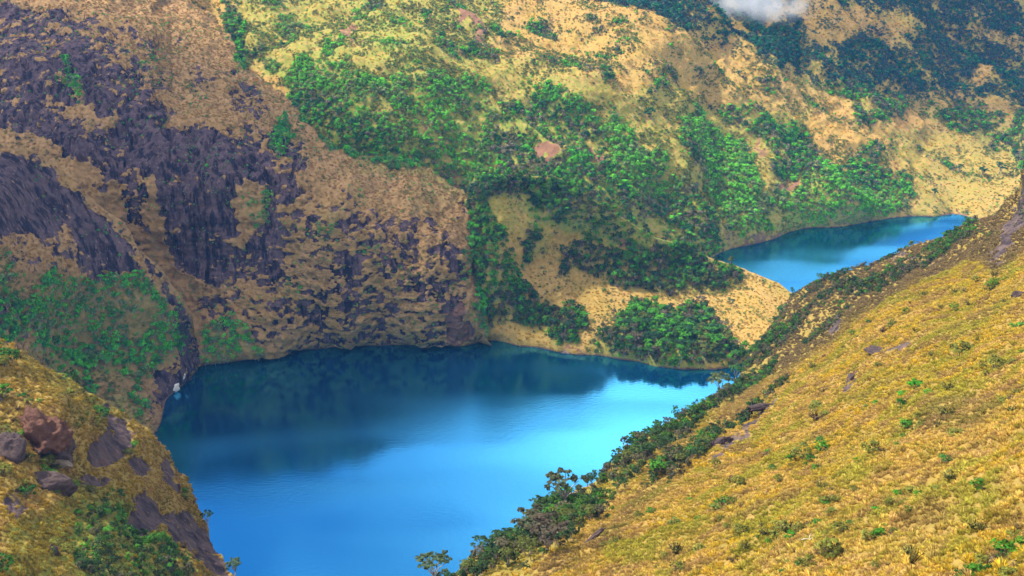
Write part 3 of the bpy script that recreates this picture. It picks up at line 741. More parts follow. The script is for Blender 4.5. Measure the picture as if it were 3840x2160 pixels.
def shrub_mesh(name, seed, mat, n_clump=14, n_leaf=10, leaf=0.14, flat=0.95):
    rng = np.random.default_rng(seed); mb = MB()
    crown(mb, rng, (0, 0, 0.45), 0.85, flat, n_clump, n_leaf, leaf)
    for k in range(4):
        t = rng.uniform(0, 6.28)
        mb.tube([(0, 0, -0.3), (0.18 * math.cos(t), 0.18 * math.sin(t), 0.3), (0.5 * math.cos(t), 0.5 * math.sin(t), 0.75)], [0.05, 0.035, 0.015], 3, 1)
    return mb.mesh(name, [mat, MAT_BARK])
def twig_mesh(name, seed, mat):
    """thin dry shrub: mostly stems with few leaves"""
    rng = np.random.default_rng(seed); mb = MB()
    for k in range(46):
        t, l = rng.uniform(0, 6.28), rng.uniform(0.5, 1.0)
        e = np.array([math.cos(t) * rng.uniform(.2, .8), math.sin(t) * rng.uniform(.2, .8), rng.uniform(.5, 1.05)]) * l
        mb.blade((0, 0, -0.15), e, 0.035, rng, 0)
        for _ in range(3):
            mb.leaf(e * rng.uniform(.6, 1.0) + rng.normal(size=3) * 0.07, rng.normal(size=3), 0.07, rng, 0)
    return mb.mesh(name, [mat, MAT_BARK])
def tuft_mesh(name, seed, blades=46):
    rng = np.random.default_rng(seed); mb = MB()
    for k in range(blades):
        t, ph = rng.uniform(0, 6.28), rng.uniform(0.1, 1.25)
        r0 = 0.35 * math.sqrt(rng.uniform())
        base = (r0 * math.cos(t), r0 * math.sin(t), -0.15)
        L = rng.uniform(0.75, 1.15)
        tip = (base[0] + L * math.sin(ph) * math.cos(t), base[1] + L * math.sin(ph) * math.sin(t), L * math.cos(ph) * 0.95)
        mb.blade(base, tip, 0.085, rng)
    return mb.mesh(name, [MAT_TUFT_I])
def tree_parts(seed, umbrella, n_clump=18, n_leaf=10, leaf=0.12):
    """trunk and crown meshes of a tree one unit tall"""
    rng = np.random.default_rng(seed); tb, cb = MB(), MB()
    lean = rng.normal(size=2) * 0.07
    fork = 0.42 if umbrella else 0.3
    tb.tube([(0, 0, -0.12), (lean[0] * .4, lean[1] * .4, fork * .5), (lean[0], lean[1], fork)], [0.035, 0.026, 0.022], 6)
    nl = 6 if umbrella else 5
    for k in range(nl):
        t = 2 * math.pi * (k + rng.uniform(-.3, .3)) / nl
        R = rng.uniform(.22, .42) if umbrella else rng.uniform(.14, .28)
        zt = rng.uniform(.78, .92) if umbrella else rng.uniform(.5, .88)
        e = (lean[0] + R * math.cos(t), lean[1] + R * math.sin(t), zt)
        tb.tube([(lean[0], lean[1], fork - .02), (lean[0] + R * .45 * math.cos(t), lean[1] + R * .45 * math.sin(t), fork + (zt - fork) * .6), e], [0.018, 0.012, 0.006], 4)
        crown(cb, rng, e, .17 if umbrella else .2, .5 if umbrella else .95, max(3, n_clump // nl), n_leaf, leaf * .42)
    crown(cb, rng, (lean[0], lean[1], .86 if umbrella else .72), .3 if umbrella else .3, .35 if umbrella else 1.0, n_clump // 2, n_leaf, leaf * .42)
    return tb, cb
def forest_tree_mesh(name, seed, umbrella):
    tb, cb = tree_parts(seed, umbrella, 14, 8, 0.17)
    k = len(cb.v)
    cb.v += tb.v; cb.f += [tuple(i + k for i in f) for f in tb.f]; cb.m += [1] * len(tb.f)
    return cb.mesh(name, [MAT_LEAF_I, MAT_BARK])

# ------------------------------------------------------------------ scattering
def proto_collection(name, meshes):
    col = bpy.data.collections.new(name)
    for i, me in enumerate(meshes):
        col.objects.link(bpy.data.objects.new("%s_%02d" % (name, i), me))
    return col
def scatter_tree():
    g = bpy.data.node_groups.new('scatter', 'GeometryNodeTree')
    g.interface.new_socket('Geometry', in_out='INPUT', socket_type='NodeSocketGeometry')
    c = g.interface.new_socket('Kinds', in_out='INPUT', socket_type='NodeSocketCollection')
    g.interface.new_socket('Geometry', in_out='OUTPUT', socket_type='NodeSocketGeometry')
    gi, go = g.nodes.new('NodeGroupInput'), g.nodes.new('NodeGroupOutput')
    ci = g.nodes.new('GeometryNodeCollectionInfo')
    ci.inputs['Separate Children'].default_value = True
    ci.inputs['Reset Children'].default_value = True
    ip = g.nodes.new('GeometryNodeInstanceOnPoints')
    ip.inputs['Pick Instance'].default_value = True
    def na(n, t):
        x = g.nodes.new('GeometryNodeInputNamedAttribute'); x.data_type = t; x.inputs['Name'].default_value = n
        return x.outputs['Attribute']
    L = g.links.new
    L(gi.outputs['Geometry'], ip.inputs['Points']); L(gi.outputs['Kinds'], ci.inputs['Collection'])
    L(ci.outputs['Instances'], ip.inputs['Instance'])
    L(na('idx', 'INT'), ip.inputs['Instance Index']); L(na('rot', 'FLOAT_VECTOR'), ip.inputs['Rotation']); L(na('scl', 'FLOAT_VECTOR'), ip.inputs['Scale'])
    L(ip.outputs['Instances'], go.inputs['Geometry'])
    return g, c.identifier
SCATTER, KINDS_ID = scatter_tree()
def mass(name, label, cat, col, P, scl, rot, idx, tint):
    n = len(P)
    me = bpy.data.meshes.new(name)
    me.vertices.add(n); me.vertices.foreach_set('co', np.ascontiguousarray(P, np.float32).reshape(-1))
    for nm, ty, key, arr in (('scl', 'FLOAT_VECTOR', 'vector', scl), ('rot', 'FLOAT_VECTOR', 'vector', rot), ('idx', 'INT', 'value', idx)):
        a = me.attributes.new(nm, ty, 'POINT')
        a.data.foreach_set(key, np.ascontiguousarray(arr, np.int32 if ty == 'INT' else np.float32).reshape(-1))
    a = me.attributes.new('tint', 'FLOAT_COLOR', 'POINT')
    a.data.foreach_set('color', np.concatenate([tint, np.ones((n, 1))], 1).astype(np.float32).reshape(-1))
    o = bpy.data.objects.new(name, me); scene.collection.objects.link(o)
    md = o.modifiers.new('scatter', 'NODES'); md.node_group = SCATTER; md[KINDS_ID] = col
    o['kind'] = 'stuff'; o['label'] = label; o['category'] = cat
    return o
for L_ in LAYERS.values():
    P = L_['P']
    L_['area'] = np.linalg.norm(np.cross(np.gradient(P, axis=0), np.gradient(P, axis=1)), axis=-1)
    L_['cell'] = L_['step'] ** 2 * (np.gradient(L_['Y'], axis=0) / L_['step'])          # cell size as seen
    L_['vis'] = (L_['X'] > -80) & (L_['X'] < 2660) & (L_['Y'] > -90) & (L_['Y'] < 1530) & (P[..., 2] > 0.6)
def sample(key, dens, rng):
    L_ = LAYERS[key]; P = L_['P']
    n = rng.poisson(np.clip(np.where(L_['vis'], dens, 0), 0, 4)[:-1, :-1])
    r, c = np.nonzero(n); k = n[r, c]
    r, c = np.repeat(r, k), np.repeat(c, k)
    a, b = rng.uniform(size=(len(r), 1)), rng.uniform(size=(len(r), 1))
    Q = (P[r, c] * (1 - a) + P[r, c + 1] * a) * (1 - b) + (P[r + 1, c] * (1 - a) + P[r + 1, c + 1] * a) * b
    return Q, r, c
def mixc(a, b, t):
    t = np.asarray(t)[..., None]
    return np.asarray(a) * (1 - t) + np.asarray(b) * t
def grass_tint(P, green, rng, key, dull=0):
    n = len(P)
    lo = fbm(P, 22, 3, 71); hi = fbm(P, 2.6 if key == 'near' else 5, 3, 73, 0.7)
    base = mixc((0.63, 0.375, 0.028), (0.63, 0.375, 0.085), sstep(-0.4, 0.5, lo))
    base = mixc(base, (0.62, 0.34, 0.14), sstep(0.12, 0.5, hi) * 0.8)
    base = mixc(base, (0.30, 0.23, 0.03), sstep(0.1, 0.5, -hi) * 0.9)
    base = mixc(base, (0.30, 0.32, 0.035), np.clip(green * (0.6 + 0.8 * hi), 0, 0.9))
    base = mixc(base, (0.42, 0.33, 0.05), (rng.uniform(size=n) < 0.25) * 0.6)
    if key == 'near':
        base = mixc(base, (0.33, 0.30, 0.035), 0.75 * sstep(0.05, 0.5, fbm(P, 9, 3, 79)))
        base = mixc(base, (0.34, 0.20, 0.07), 0.7 * sstep(0.15, 0.55, fbm(P, 6, 3, 80)))
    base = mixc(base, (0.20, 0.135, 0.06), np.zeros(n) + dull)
    if key == 'far': base = base * np.array([1.06, 0.98, 0.95])
    if key == 'mid': base = base * np.array([0.95, 0.95, 0.8])
    if key == 'spur': base = mixc(base, (0.30, 0.21, 0.05), 0.35) * 0.85
    if key in ('cliff', 'slab'): base = mixc(base, (0.36, 0.20, 0.085), 0.75)
    return base * rng.uniform(0.75, 1.2, size=(n, 1))
G_BRIGHT, G_MID, G_DARK, G_OLIVE, G_GREY = (0.10, 0.42, 0.03), (0.055, 0.21, 0.035), (0.022, 0.10, 0.045), (0.17, 0.19, 0.045), (0.18, 0.135, 0.105)
PAL = np.array([G_BRIGHT, G_MID, G_DARK, G_OLIVE, G_GREY])
def leaf_tint(lush_shade, rng, grey=0.10, P=None):
    n = len(lush_shade)
    cl = 0 if P is None else fbm(P, 14, 2, 77) * 0.35
    u = rng.uniform(size=n) + cl
    w = np.stack([0.04 + 0.85 * lush_shade, np.full(n, 0.28), 0.46 - 0.36 * lush_shade, np.full(n, 0.16), np.full(n, grey)], 1)
    w = np.cumsum(w / w.sum(1, keepdims=True), 1)
    k = (np.clip(u, 0, 0.9999)[:, None] > w).sum(1)
    return PAL[np.clip(k, 0, 4)] * rng.uniform(0.75, 1.25, size=(n, 1))

COL_TUFT = proto_collection('grass_tuft', [tuft_mesh('grass_tuft', 100 + i) for i in range(4)])
COL_TREE = proto_collection('wood_tree', [forest_tree_mesh('wood_tree', 120 + i, i == 0) for i in range(4)] + [shrub_mesh('wood_shrub', 140 + i, MAT_LEAF_I) for i in range(4)])

# grass: tussocks on every open slope
def grass(key, name, label, r_m, r_px, cover_f, rng):
    L_ = LAYERS[key]
    px = L_['zc'] / FPX * 2.516
    r = np.maximum(r_m, r_px * px)
    open_ = np.clip(1 - L_['forest'] * 1.1, 0, 1) * sstep(0.56, 0.40, L_['rock']) * (1 - sstep(0.3, 0.6, L_['soil']))
    front = np.clip(-(L_['N'] * ray(L_['X'], L_['Y'])).sum(-1), 0.15, 1)
    dens = cover_f * open_ * L_['area'] / (math.pi * r ** 2)
    Q, i, j = sample(key, dens, rng)
    n = len(Q)
    s = r[i, j] * rng.uniform(0.55, 1.4, n) * np.where(rng.uniform(size=n) < 0.07, 1.6, 1.0)
    scl = np.stack([s * rng.uniform(.85, 1.2, n), s * rng.uniform(.85, 1.2, n), s * rng.uniform(.75, 1.1, n)], 1)
    rot = np.stack([rng.normal(0, .15, n), rng.normal(0, .15, n), rng.uniform(0, 6.28, n)], 1)
    mass(name, label, 'grass', COL_TUFT, Q, scl, rot, rng.integers(0, 4, n), grass_tint(Q, L_['green'][i, j], rng, key, lookup(M_DULL, L_['X'][i, j], L_['Y'][i, j]) if key == 'near' else 0))
    return n
rg = np.random.default_rng(11)
NG = [grass('near', 'tussock_grass', 'golden tussock grass covering the near slope', 0.38, 1.7, 1.6, rg),
      grass('spur', 'tussock_grass', 'olive and golden tussock grass on the left spur', 0.40, 1.5, 0.9, rg),
      grass('cliff', 'ledge_grass', 'tan grass clumps on the ledges of the dark cliff', 0.5, 0.95, 0.35, rg),
      grass('slab', 'ledge_grass', 'tan grass clumps beside the bare rock slab', 0.5, 1.2, 0.45, rg),
      grass('mid', 'meadow_grass', 'golden meadow grass between the two lakes', 0.5, 0.9, 0.22, rg),
      grass('far', 'hillside_grass', 'golden grass clumps on the far hillside', 0.6, 0.9, 0.16, rg)]

# woods
TREES = []          # (position, height, tint, kind index, layer, seen size)
def woods(key, rng, area_per=5.5, hmin=3.2, hmax=6.0, grey=0.1):
    L_ = LAYERS[key]
    f = L_['forest']
    P = L_['P']
    cl = sstep(-0.05, 0.45, fbm(P, 16, 3, 81)) * 1.6
    nz = fbm(P, (20, 20, 20), 4, 83)
    f = np.clip(f + nz * 0.75 * np.clip(1.2 - np.abs(f - 0.55) * 1.6, 0, 1) * (f > 0.03), 0, 1) if key in ('far', 'mid', 'slab', 'near') else f
    w = np.where(f > 0.55, 1.25 * f ** 1.2, f * cl)
    w = np.where((f > 0.25) & (f <= 0.55), f * (0.3 + 0.7 * cl), w)
    w = np.where(f < 0.06, 0, w)
    px = L_['zc'] / FPX * 2.516
    dens = w * L_['area'] / np.maximum(area_per, 5.0 * px ** 2)
    Q, i, j = sample(key, dens, rng)
    n = len(Q); fo = f[i, j]
    grow = 0.35 + 0.65 * sstep(0.2, 0.8, fo)
    h = rng.uniform(hmin, hmax, n) * grow * rng.uniform(0.8, 1.2, n)
    kind = np.where(rng.uniform(size=n) < 0.55 * fo, rng.integers(0, 4, n), rng.integers(4, 8, n))
    tint = leaf_tint(L_['lush_shade'][i, j], rng, grey, Q)
    if key == 'near': tint = mixc(tint, (0.085, 0.10, 0.028), 0.5) * 0.7
    if key in ('cliff', 'slab'): tint = mixc(tint, (0.07, 0.30, 0.045), 0.45) * 1.3
    if key in ('mid', 'spur'): tint = mixc(tint, (0.09, 0.11, 0.035), 0.55 if key == 'spur' else 0.3) * 0.8
    if key == 'far': tint = mixc(tint, (0.14, 0.29, 0.035), 0.42 * sstep(0.12, 0.5, L_['lush_shade'][i, j]))
    if key == 'far': tint = tint * (1 + 0.35 * sstep(0.12, 0.4, L_['lush_shade'][i, j]))[:, None]
    if key == 'far': tint = mixc(tint, (0.016, 0.10, 0.105), 0.62 * sstep(0.25, 0.08, L_['lush_shade'][i, j]))  # teal mix paints cloud shade and haze into the far woods
    seen = h / L_['zc'][i, j]
    return dict(P=Q, h=h, kind=kind, tint=tint, seen=seen, X=L_['X'][i, j], Y=L_['Y'][i, j], fo=fo)
rw = np.random.default_rng(23)
W = {k: woods(k, rw, **a) for k, a in dict(far=dict(grey=0.26, area_per=3.6, hmin=2.6, hmax=5.2), mid=dict(grey=0.12, area_per=4.5), cliff=dict(hmin=3.0, hmax=5.2, area_per=4.0), slab=dict(), spur=dict(area_per=3.0, hmin=1.6, hmax=3.2, grey=0.1),
     near=dict(area_per=3.6, hmin=1.5, hmax=3.8, grey=0.2)).items()}
def wood_mass(name, label, D_, sel):
    n = int(sel.sum()); r = np.random.default_rng(n)
    k = D_['kind'][sel]; h = D_['h'][sel]
    s = np.where(k < 4, h, h * 0.60)
    P = D_['P'][sel].copy(); P[:, 2] -= 0.1
    wd = np.where(k < 4, s * r.uniform(0.75, 1.05, n), s * r.uniform(0.7, 0.95, n))
    scl = np.stack([wd, wd, s], 1)
    rot = np.stack([np.zeros(n), np.zeros(n), r.uniform(0, 6.28, n)], 1)
    return mass(name, label, 'woodland', COL_TREE, P, scl, rot, k, D_['tint'][sel])

COL_SCRUB = proto_collection('low_scrub', [shrub_mesh('low_scrub', 160 + i, MAT_LEAF_I, 9, 8, 0.2, 0.8) for i in range(3)])
M_SOFT = blur(M_FOREST.copy(), 22)
def scrub(key, label, rng, k, hmin, hmax):
    L_ = LAYERS[key]; P = L_['P']
    soft = lookup(M_SOFT, L_['X'], L_['Y'])
    n1, n2 = fbm(P, 11, 3, 87), fbm(P, 40, 2, 88)
    w = np.clip(soft * 1.15 + 0.03, 0, 0.6) * sstep(-0.1, 0.45, n1 + 0.5 * n2) * (L_['rock'] < 0.5) * (1 - sstep(0.3, 0.6, L_['soil']))
    px = L_['zc'] / FPX * 2.516
    w = np.where((soft > 0.12) & (soft < 0.75), w * 1.6, w)
    Q, i, j = sample(key, k * w * L_['area'] / np.maximum(2.0, 5 * px ** 2), rng)
    n = len(Q); h = rng.uniform(hmin, hmax, n) * (0.6 + 0.6 * rng.uniform(size=n))
    t = mixc((0.17, 0.25, 0.035), (0.24, 0.21, 0.055), rng.uniform(size=n))
    t = mixc(t, (0.05, 0.15, 0.035), (rng.uniform(size=n) < 0.3) * 0.8) * rng.uniform(0.75, 1.25, size=(n, 1))
    if key == 'far': t = mixc(t, (0.03, 0.12, 0.10), 0.6 * sstep(0.25, 0.08, L_['lush_shade'][i, j]))  # far scrub tinted to match, shade and blue air in its colour
    if key in ('cliff', 'slab'): t = mixc(t, (0.13, 0.13, 0.04), 0.5)
    scl = np.stack([h * rng.uniform(.7, 1.1, n), h * rng.uniform(.7, 1.1, n), h * .75], 1)
    rot = np.stack([np.zeros(n), np.zeros(n), rng.uniform(0, 6.28, n)], 1)
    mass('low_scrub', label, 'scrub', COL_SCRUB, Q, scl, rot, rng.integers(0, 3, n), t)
    return n
rk_ = np.random.default_rng(41)
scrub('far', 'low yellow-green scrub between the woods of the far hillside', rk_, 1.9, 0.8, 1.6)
scrub('mid', 'low olive scrub around the woods between the lakes', rk_, 1.0, 0.7, 1.3)
scrub('cliff', 'low olive scrub on the grassy parts of the cliff', rk_, 0.5, 0.8, 1.4)
scrub('slab', 'low olive scrub around the wood below the slab', rk_, 0.9, 0.8, 1.4)
scrub('spur', 'low green scrub in the hollows of the left spur', rk_, 0.35, 0.5, 0.9)

# ------------------------------------------------------------------ single trees and shrubs
def tag(o, label, cat, group=None):
    o['label'] = label; o['category'] = cat
    if group: o['group'] = group
    return o
def link(o): scene.collection.objects.link(o); return o
TREE_KIT = []
for i in range(6):
    tb, cb = tree_parts(200 + i, i < 4, 24, 11, 0.12)
    TREE_KIT.append((tb.mesh('trunk', [MAT_BARK]), cb.mesh('crown', [MAT_LEAF_O])))
SHRUB_KIT = [shrub_mesh('shrub', 220 + i, MAT_LEAF_O, 16, 11, 0.125) for i in range(4)] + [twig_mesh('dry_shrub', 230 + i, MAT_LEAF_O) for i in range(3)]
def add_tree(P, h, tint, kit, label, group=None, name='tree', wide=1.0, rz=None):
    root = bpy.data.objects.new(name, None); link(root)
    root.location = P; root.rotation_euler = (0, 0, random.uniform(0, 6.28) if rz is None else rz); root.scale = (h * wide, h * wide, h)
    root.empty_display_size = 0.2
    tag(root, label, 'tree', group)
    tr = bpy.data.objects.new('trunk', TREE_KIT[kit][0]); link(tr); tr.parent = root
    cr = bpy.data.objects.new('crown', TREE_KIT[kit][1]); link(cr); cr.parent = root
    cr.color = (*tint, 1)
    return root
def add_shrub(P, s, tint, kit, label, group=None, name='shrub', flat=1.0):
    o = bpy.data.objects.new(name, SHRUB_KIT[kit]); link(o)
    o.location = P; o.scale = (s, s, s * flat); o.rotation_euler = (0, 0, random.uniform(0, 6.28)); o.color = (*tint, 1)
    return tag(o, label, 'shrub', group)
def ground(key, x, y):
    """the point of a slope seen at (x, y)"""
    L_ = LAYERS[key]
    d = (L_['X'] - x) ** 2 + (L_['Y'] - y) ** 2
    i = np.unravel_index(np.argmin(d), d.shape)
    return L_['P'][i].copy(), float(L_['zc'][i]), L_['N'][i]
def hue_word(t):
    d = ((PAL - t / max(t.mean(), 1e-3) * PAL.mean(1, keepdims=True)) ** 2).sum(1) / (PAL.mean(1) ** 2)
    return ['bright green', 'green', 'dark green', 'olive', 'grey-brown'][int(np.argmin(d))]

def individuals(key, top, label, group, zone, region=None):
    D_ = W[key]
    ok = (D_['X'] > 5) & (D_['X'] < 2571) & (D_['Y'] > 5) & (D_['Y'] < 1445)
    if region is not None: ok &= region(D_['X'], D_['Y'])
    order = np.argsort(-np.where(ok, D_['seen'], -1))[:min(top, int(ok.sum()))]
    hm = float(np.median(D_['h'][order]))
    for q in order:
        k = D_['kind'][q]; t = D_['tint'][q]
        w = hue_word(t)
        big = 'tall ' if D_['h'][q] > hm else 'low '
        z_ = zone(D_['X'][q], D_['Y'][q])
        add_tree(D_['P'][q] - np.array([0, 0, .1]), float(D_['h'][q]), t, int(k) % 4 if k < 4 else 4 + int(k) % 2, big + label % w + ' ' + z_, big + group % w + ' ' + z_, wide=random.uniform(.9, 1.3) if k < 4 else random.uniform(1.0, 1.5))
    sel = np.ones(len(D_['h']), bool); sel[order] = False
    return sel
s_near = individuals('near', 150, '%s tree of the lake-edge thicket', '%s trees of the lake-edge thicket',
    lambda x, y: 'below the large flat-topped tree' if x < 1400 else 'beside the large flat-topped tree' if x < 1540 else 'below the slim lone tree' if x < 1700 else 'above the slim lone tree' if x < 1800 else 'by the narrow lake end' if x < 1960 else 'on the ridge under the upper lake')
s_mid = individuals('mid', 140, '%s tree of the knoll wood', '%s trees of the knoll wood',
    lambda x, y: ('at the water side' if y > 880 else 'at the meadow side' if y < 830 else 'at the centre') + (' near the reddish rock' if x < 1600 else ' near the lake narrows' if x > 1770 else ' midway along'),
                    region=lambda X, Y: (X > 1470) & (X < 1905) & (Y > 770) & (Y < 935))
wood_mass('thicket', 'mixed green and brown thicket along the edge of the grass slope', W['near'], s_near)
wood_mass('wood', 'dense green wood on the ridge between the two lakes', W['mid'], s_mid)
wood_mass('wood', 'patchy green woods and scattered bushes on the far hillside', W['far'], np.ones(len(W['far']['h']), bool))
wood_mass('cliff_bushes', 'green bushes in pockets of the dark cliff', W['cliff'], np.ones(len(W['cliff']['h']), bool))
wood_mass('wood', 'green wood on the shore below the bare rock slab', W['slab'], np.ones(len(W['slab']['h']), bool))
wood_mass('undergrowth', 'low green undergrowth on the left spur', W['spur'], np.ones(len(W['spur']['h']), bool))

# trees that stand out
for x, y, key, h, tint, kit, wide, lab in [
    (1425, 1292, 'near', 9.0, (0.06, 0.068, 0.032), 0, 1.15, 'large flat-topped tree with pale limbs overhanging the lake'),
    (1322, 1385, 'near', 7.5, (0.06, 0.06, 0.033), 1, 1.3, 'dark brown-green tree with a flat crown reaching over the blue water'),
    (1385, 1400, 'near', 7.0, (0.075, 0.06, 0.04), 2, 1.4, 'broad brown-crowned tree just below the dark flat-crowned one'),
    (1083, 1475, 'near', 6.2, (0.06, 0.085, 0.04), 3, 1.25, 'lone umbrella-shaped tree against the blue water at the lower edge'),
    (1700, 1072, 'near', 5.2, (0.05, 0.15, 0.03), 4, 0.7, 'slim lone green tree with a bare stem standing against the lake'),
    (1815, 1008, 'near', 9.5, (0.075, 0.095, 0.04), 0, 1.2, 'open-branched olive tree leaning over the narrow end of the lake'),
    (1852, 975, 'near', 7.5, (0.045, 0.12, 0.035), 2, 1.0, 'green tree where the slope meets the narrow end of the lake'),
    (2060, 722, 'near', 5.5, (0.05, 0.11, 0.04), 1, 1.1, 'dark green tree on the ridge line against the upper lake'),
    (1990, 742, 'mid', 5.0, (0.05, 0.12, 0.04), 4, 1.0, 'green tree at the near corner of the upper lake'),
    (1422, 690, 'mid', 7.0, (0.03, 0.10, 0.03), 5, 1.4, 'rounded dark green tree alone on the meadow below the hump'),
    (1840, 772, 'mid', 4.5, (0.06, 0.085, 0.04), 0, 1.3, 'small flat-crowned tree on the golden meadow'),
    (528, 1335, 'spur', 5.5, (0.04, 0.07, 0.03), 1, 0.7, 'small dark tree clinging to the cliff edge above the water'),
    (610, 1449, 'spur', 5.0, (0.06, 0.09, 0.04), 2, 1.2, 'olive tree at the foot of the left spur by the water')]:
    P, zc, _ = ground(key, x, y)
    add_tree(P - np.array([0, 0, .3]), h, np.array(tint), kit, lab, name='tree', wide=wide)
far_single = [(2465, 445, 8.5), (2510, 440, 9.5), (2410, 440, 7.0), (1253, 135, 8.0), (1625, 315, 8.5), (2345, 500, 6.0), (1850, 210, 7), (725, 160, 6.5)]
for (x, y, h), lab in zip(far_single, ['middle and tallest of three dark trees on the golden meadow above the upper lake', 'rightmost of three dark trees on the meadow above the upper lake', 'leftmost of three trees on the meadow above the upper lake',
        'dark round tree alone high on the golden hillside', 'dark tree beside the bright green wood on the hillside', 'small dark bush just above the far shore of the upper lake', 'dark tree on the pale grass of the upper hillside', 'small round green tree on the hillside behind the cliff shoulder']):
    P, zc, _ = ground('far', x, y)
    add_tree(P - np.array([0, 0, .3]), h, np.array((0.025, 0.085, 0.035)), 4 + int(x) % 2, lab, wide=1.5)

# shrubs of the near slope
for x, y, s, tint, kit, lab, fl in [
    (2305, 985, 2.3, (0.05, 0.20, 0.015), 0, 'largest bright green bush on the grass slope', .75), (2275, 1000, 1.9, (0.07, 0.22, 0.02), 1, 'low bright green bush just below the largest one', .45),
    (2335, 1000, 1.6, (0.07, 0.22, 0.02), 2, 'low green bush trailing to the side of the largest bright one', .45), (2272, 1035, 1.3, (0.02, 0.10, 0.015), 3, 'upright dark green bush below the bright green patch', 1.3),
    (2205, 1012, 1.5, (0.06, 0.17, 0.02), 0, 'mid green low bush uphill of the dark upright one', .55), (2062, 1110, 1.3, (0.05, 0.16, 0.03), 1, 'small green bush on the tussocks under the dark rocks', .8),
    (2430, 885, 1.9, (0.08, 0.20, 0.03), 2, 'green bush high on the slope below the rocky crest', .7), (2560, 820, 2.0, (0.07, 0.20, 0.03), 0, 'long green bush at the upper border of the slope', .5),
    (2255, 1245, 0.95, (0.05, 0.19, 0.015), 1, 'rounded bright green bush in the middle of the tussocks', .8), (2208, 1290, 0.75, (0.04, 0.22, 0.02), 2, 'flat vivid green cushion among the tussocks', .45),
    (2230, 1318, 0.5, (0.05, 0.24, 0.02), 3, 'smallest vivid green cushion below the flat one', .45), (2055, 1320, 1.0, (0.05, 0.15, 0.02), 0, 'green bush with a dark core on the lower slope', .7),
    (2380, 1170, 1.1, (0.06, 0.15, 0.03), 1, 'leafy dark green bush beside a grey dry shrub', .8), (1800, 1285, 1.6, (0.12, 0.15, 0.03), 2, 'olive-green bush alone near the lake edge of the grass', .7),
    (1700, 1325, 1.5, (0.10, 0.15, 0.03), 3, 'second olive bush lower along the grass edge', .6)]:
    P, zc, _ = ground('near', x, y)
    add_shrub(P, s, tint, kit, lab, flat=fl)
rs = np.random.default_rng(31)
def sprinkle(key, n, poly, smin, smax, zone, seed, gr):
    L_ = LAYERS[key]
    m = (lookup(poly_mask(poly), L_['X'], L_['Y']) > .5) & (L_['forest'] < .5) & (L_['rock'] < .45) & L_['vis']
    w = (m * (0.05 + sstep(0.0, .55, fbm(L_['P'], (11, 7, 9), 3, seed)))).astype(float)
    w *= L_['cell']; w = (w / w.sum()).ravel()
    for q in rs.choice(w.size, n, replace=False, p=w):
        i = np.unravel_index(q, m.shape)
        P = L_['P'][i]; u = rs.uniform()
        s = rs.uniform(smin, smax) * (0.6 + 0.8 * rs.uniform() ** 2) * (1 + 1.1 * sstep(90, 350, L_['zc'][i]))
        if u < gr:
            t, k, wd = np.array([(0.05, 0.15, 0.015), (0.035, 0.10, 0.018), (0.08, 0.16, 0.015)][rs.integers(3)]), rs.integers(0, 4), 'leafy green'
        elif u < gr + 0.38:
            t, k, wd = np.array((0.13, 0.135, 0.025)), rs.integers(0, 4), 'olive'
        elif u < gr + 0.52:
            t, k, wd = np.array((0.17, 0.115, 0.06)), rs.integers(4, 7), 'dry grey-brown'
        else:
            t, k, wd = np.array((0.16, 0.15, 0.04)), rs.integers(4, 7), 'spindly olive-brown'
        zz = zone(L_['X'][i], L_['Y'][i]); wd = ('larger ' if s > (smin + smax) * .55 else 'small ') + wd
        add_shrub(P, float(s), t * rs.uniform(.8, 1.2), int(k), wd + ' shrub ' + zz, wd + ' shrubs ' + zz, flat=rs.uniform(.6, .95))
sprinkle('near', 250, [(1420, 1449), (1560, 1320), (1800, 1160), (2000, 960), (2120, 850), (2400, 690), (2576, 620), (2600, 1470)], 0.6, 1.6, lambda x, y: 'among golden tussocks ' + ('along the thicket edge' if x < 1800 else 'round the bleached branch' if y > 1280 and x < 2170 else 'round the spiky shrub at the lower edge' if y > 1280 else 'round the rounded vivid green bushes' if y > 1100 and x < 2330 else 'on the outer middle slope' if y > 1100 else 'round the largest bright green bush' if y > 920 and x < 2380 else 'beside the rocky band' if x < 2150 else 'high under the rocky crest'), 91, .2)
sprinkle('spur', 70, [(0, 880), (130, 950), (300, 1060), (400, 1140), (470, 1230), (490, 1330), (540, 1440), (0, 1449)], 0.8, 1.7, lambda x, y: 'on the left spur ' + ('above the huge boulder' if y < 1080 and x < 200 else 'along the ridge over the water' if x > 290 and y < 1250 else 'beside the huge boulder' if y < 1230 else 'beside the low rock slabs' if x > 290 else 'below the huge boulder'), 93, .45)

HAZE = 0.00006
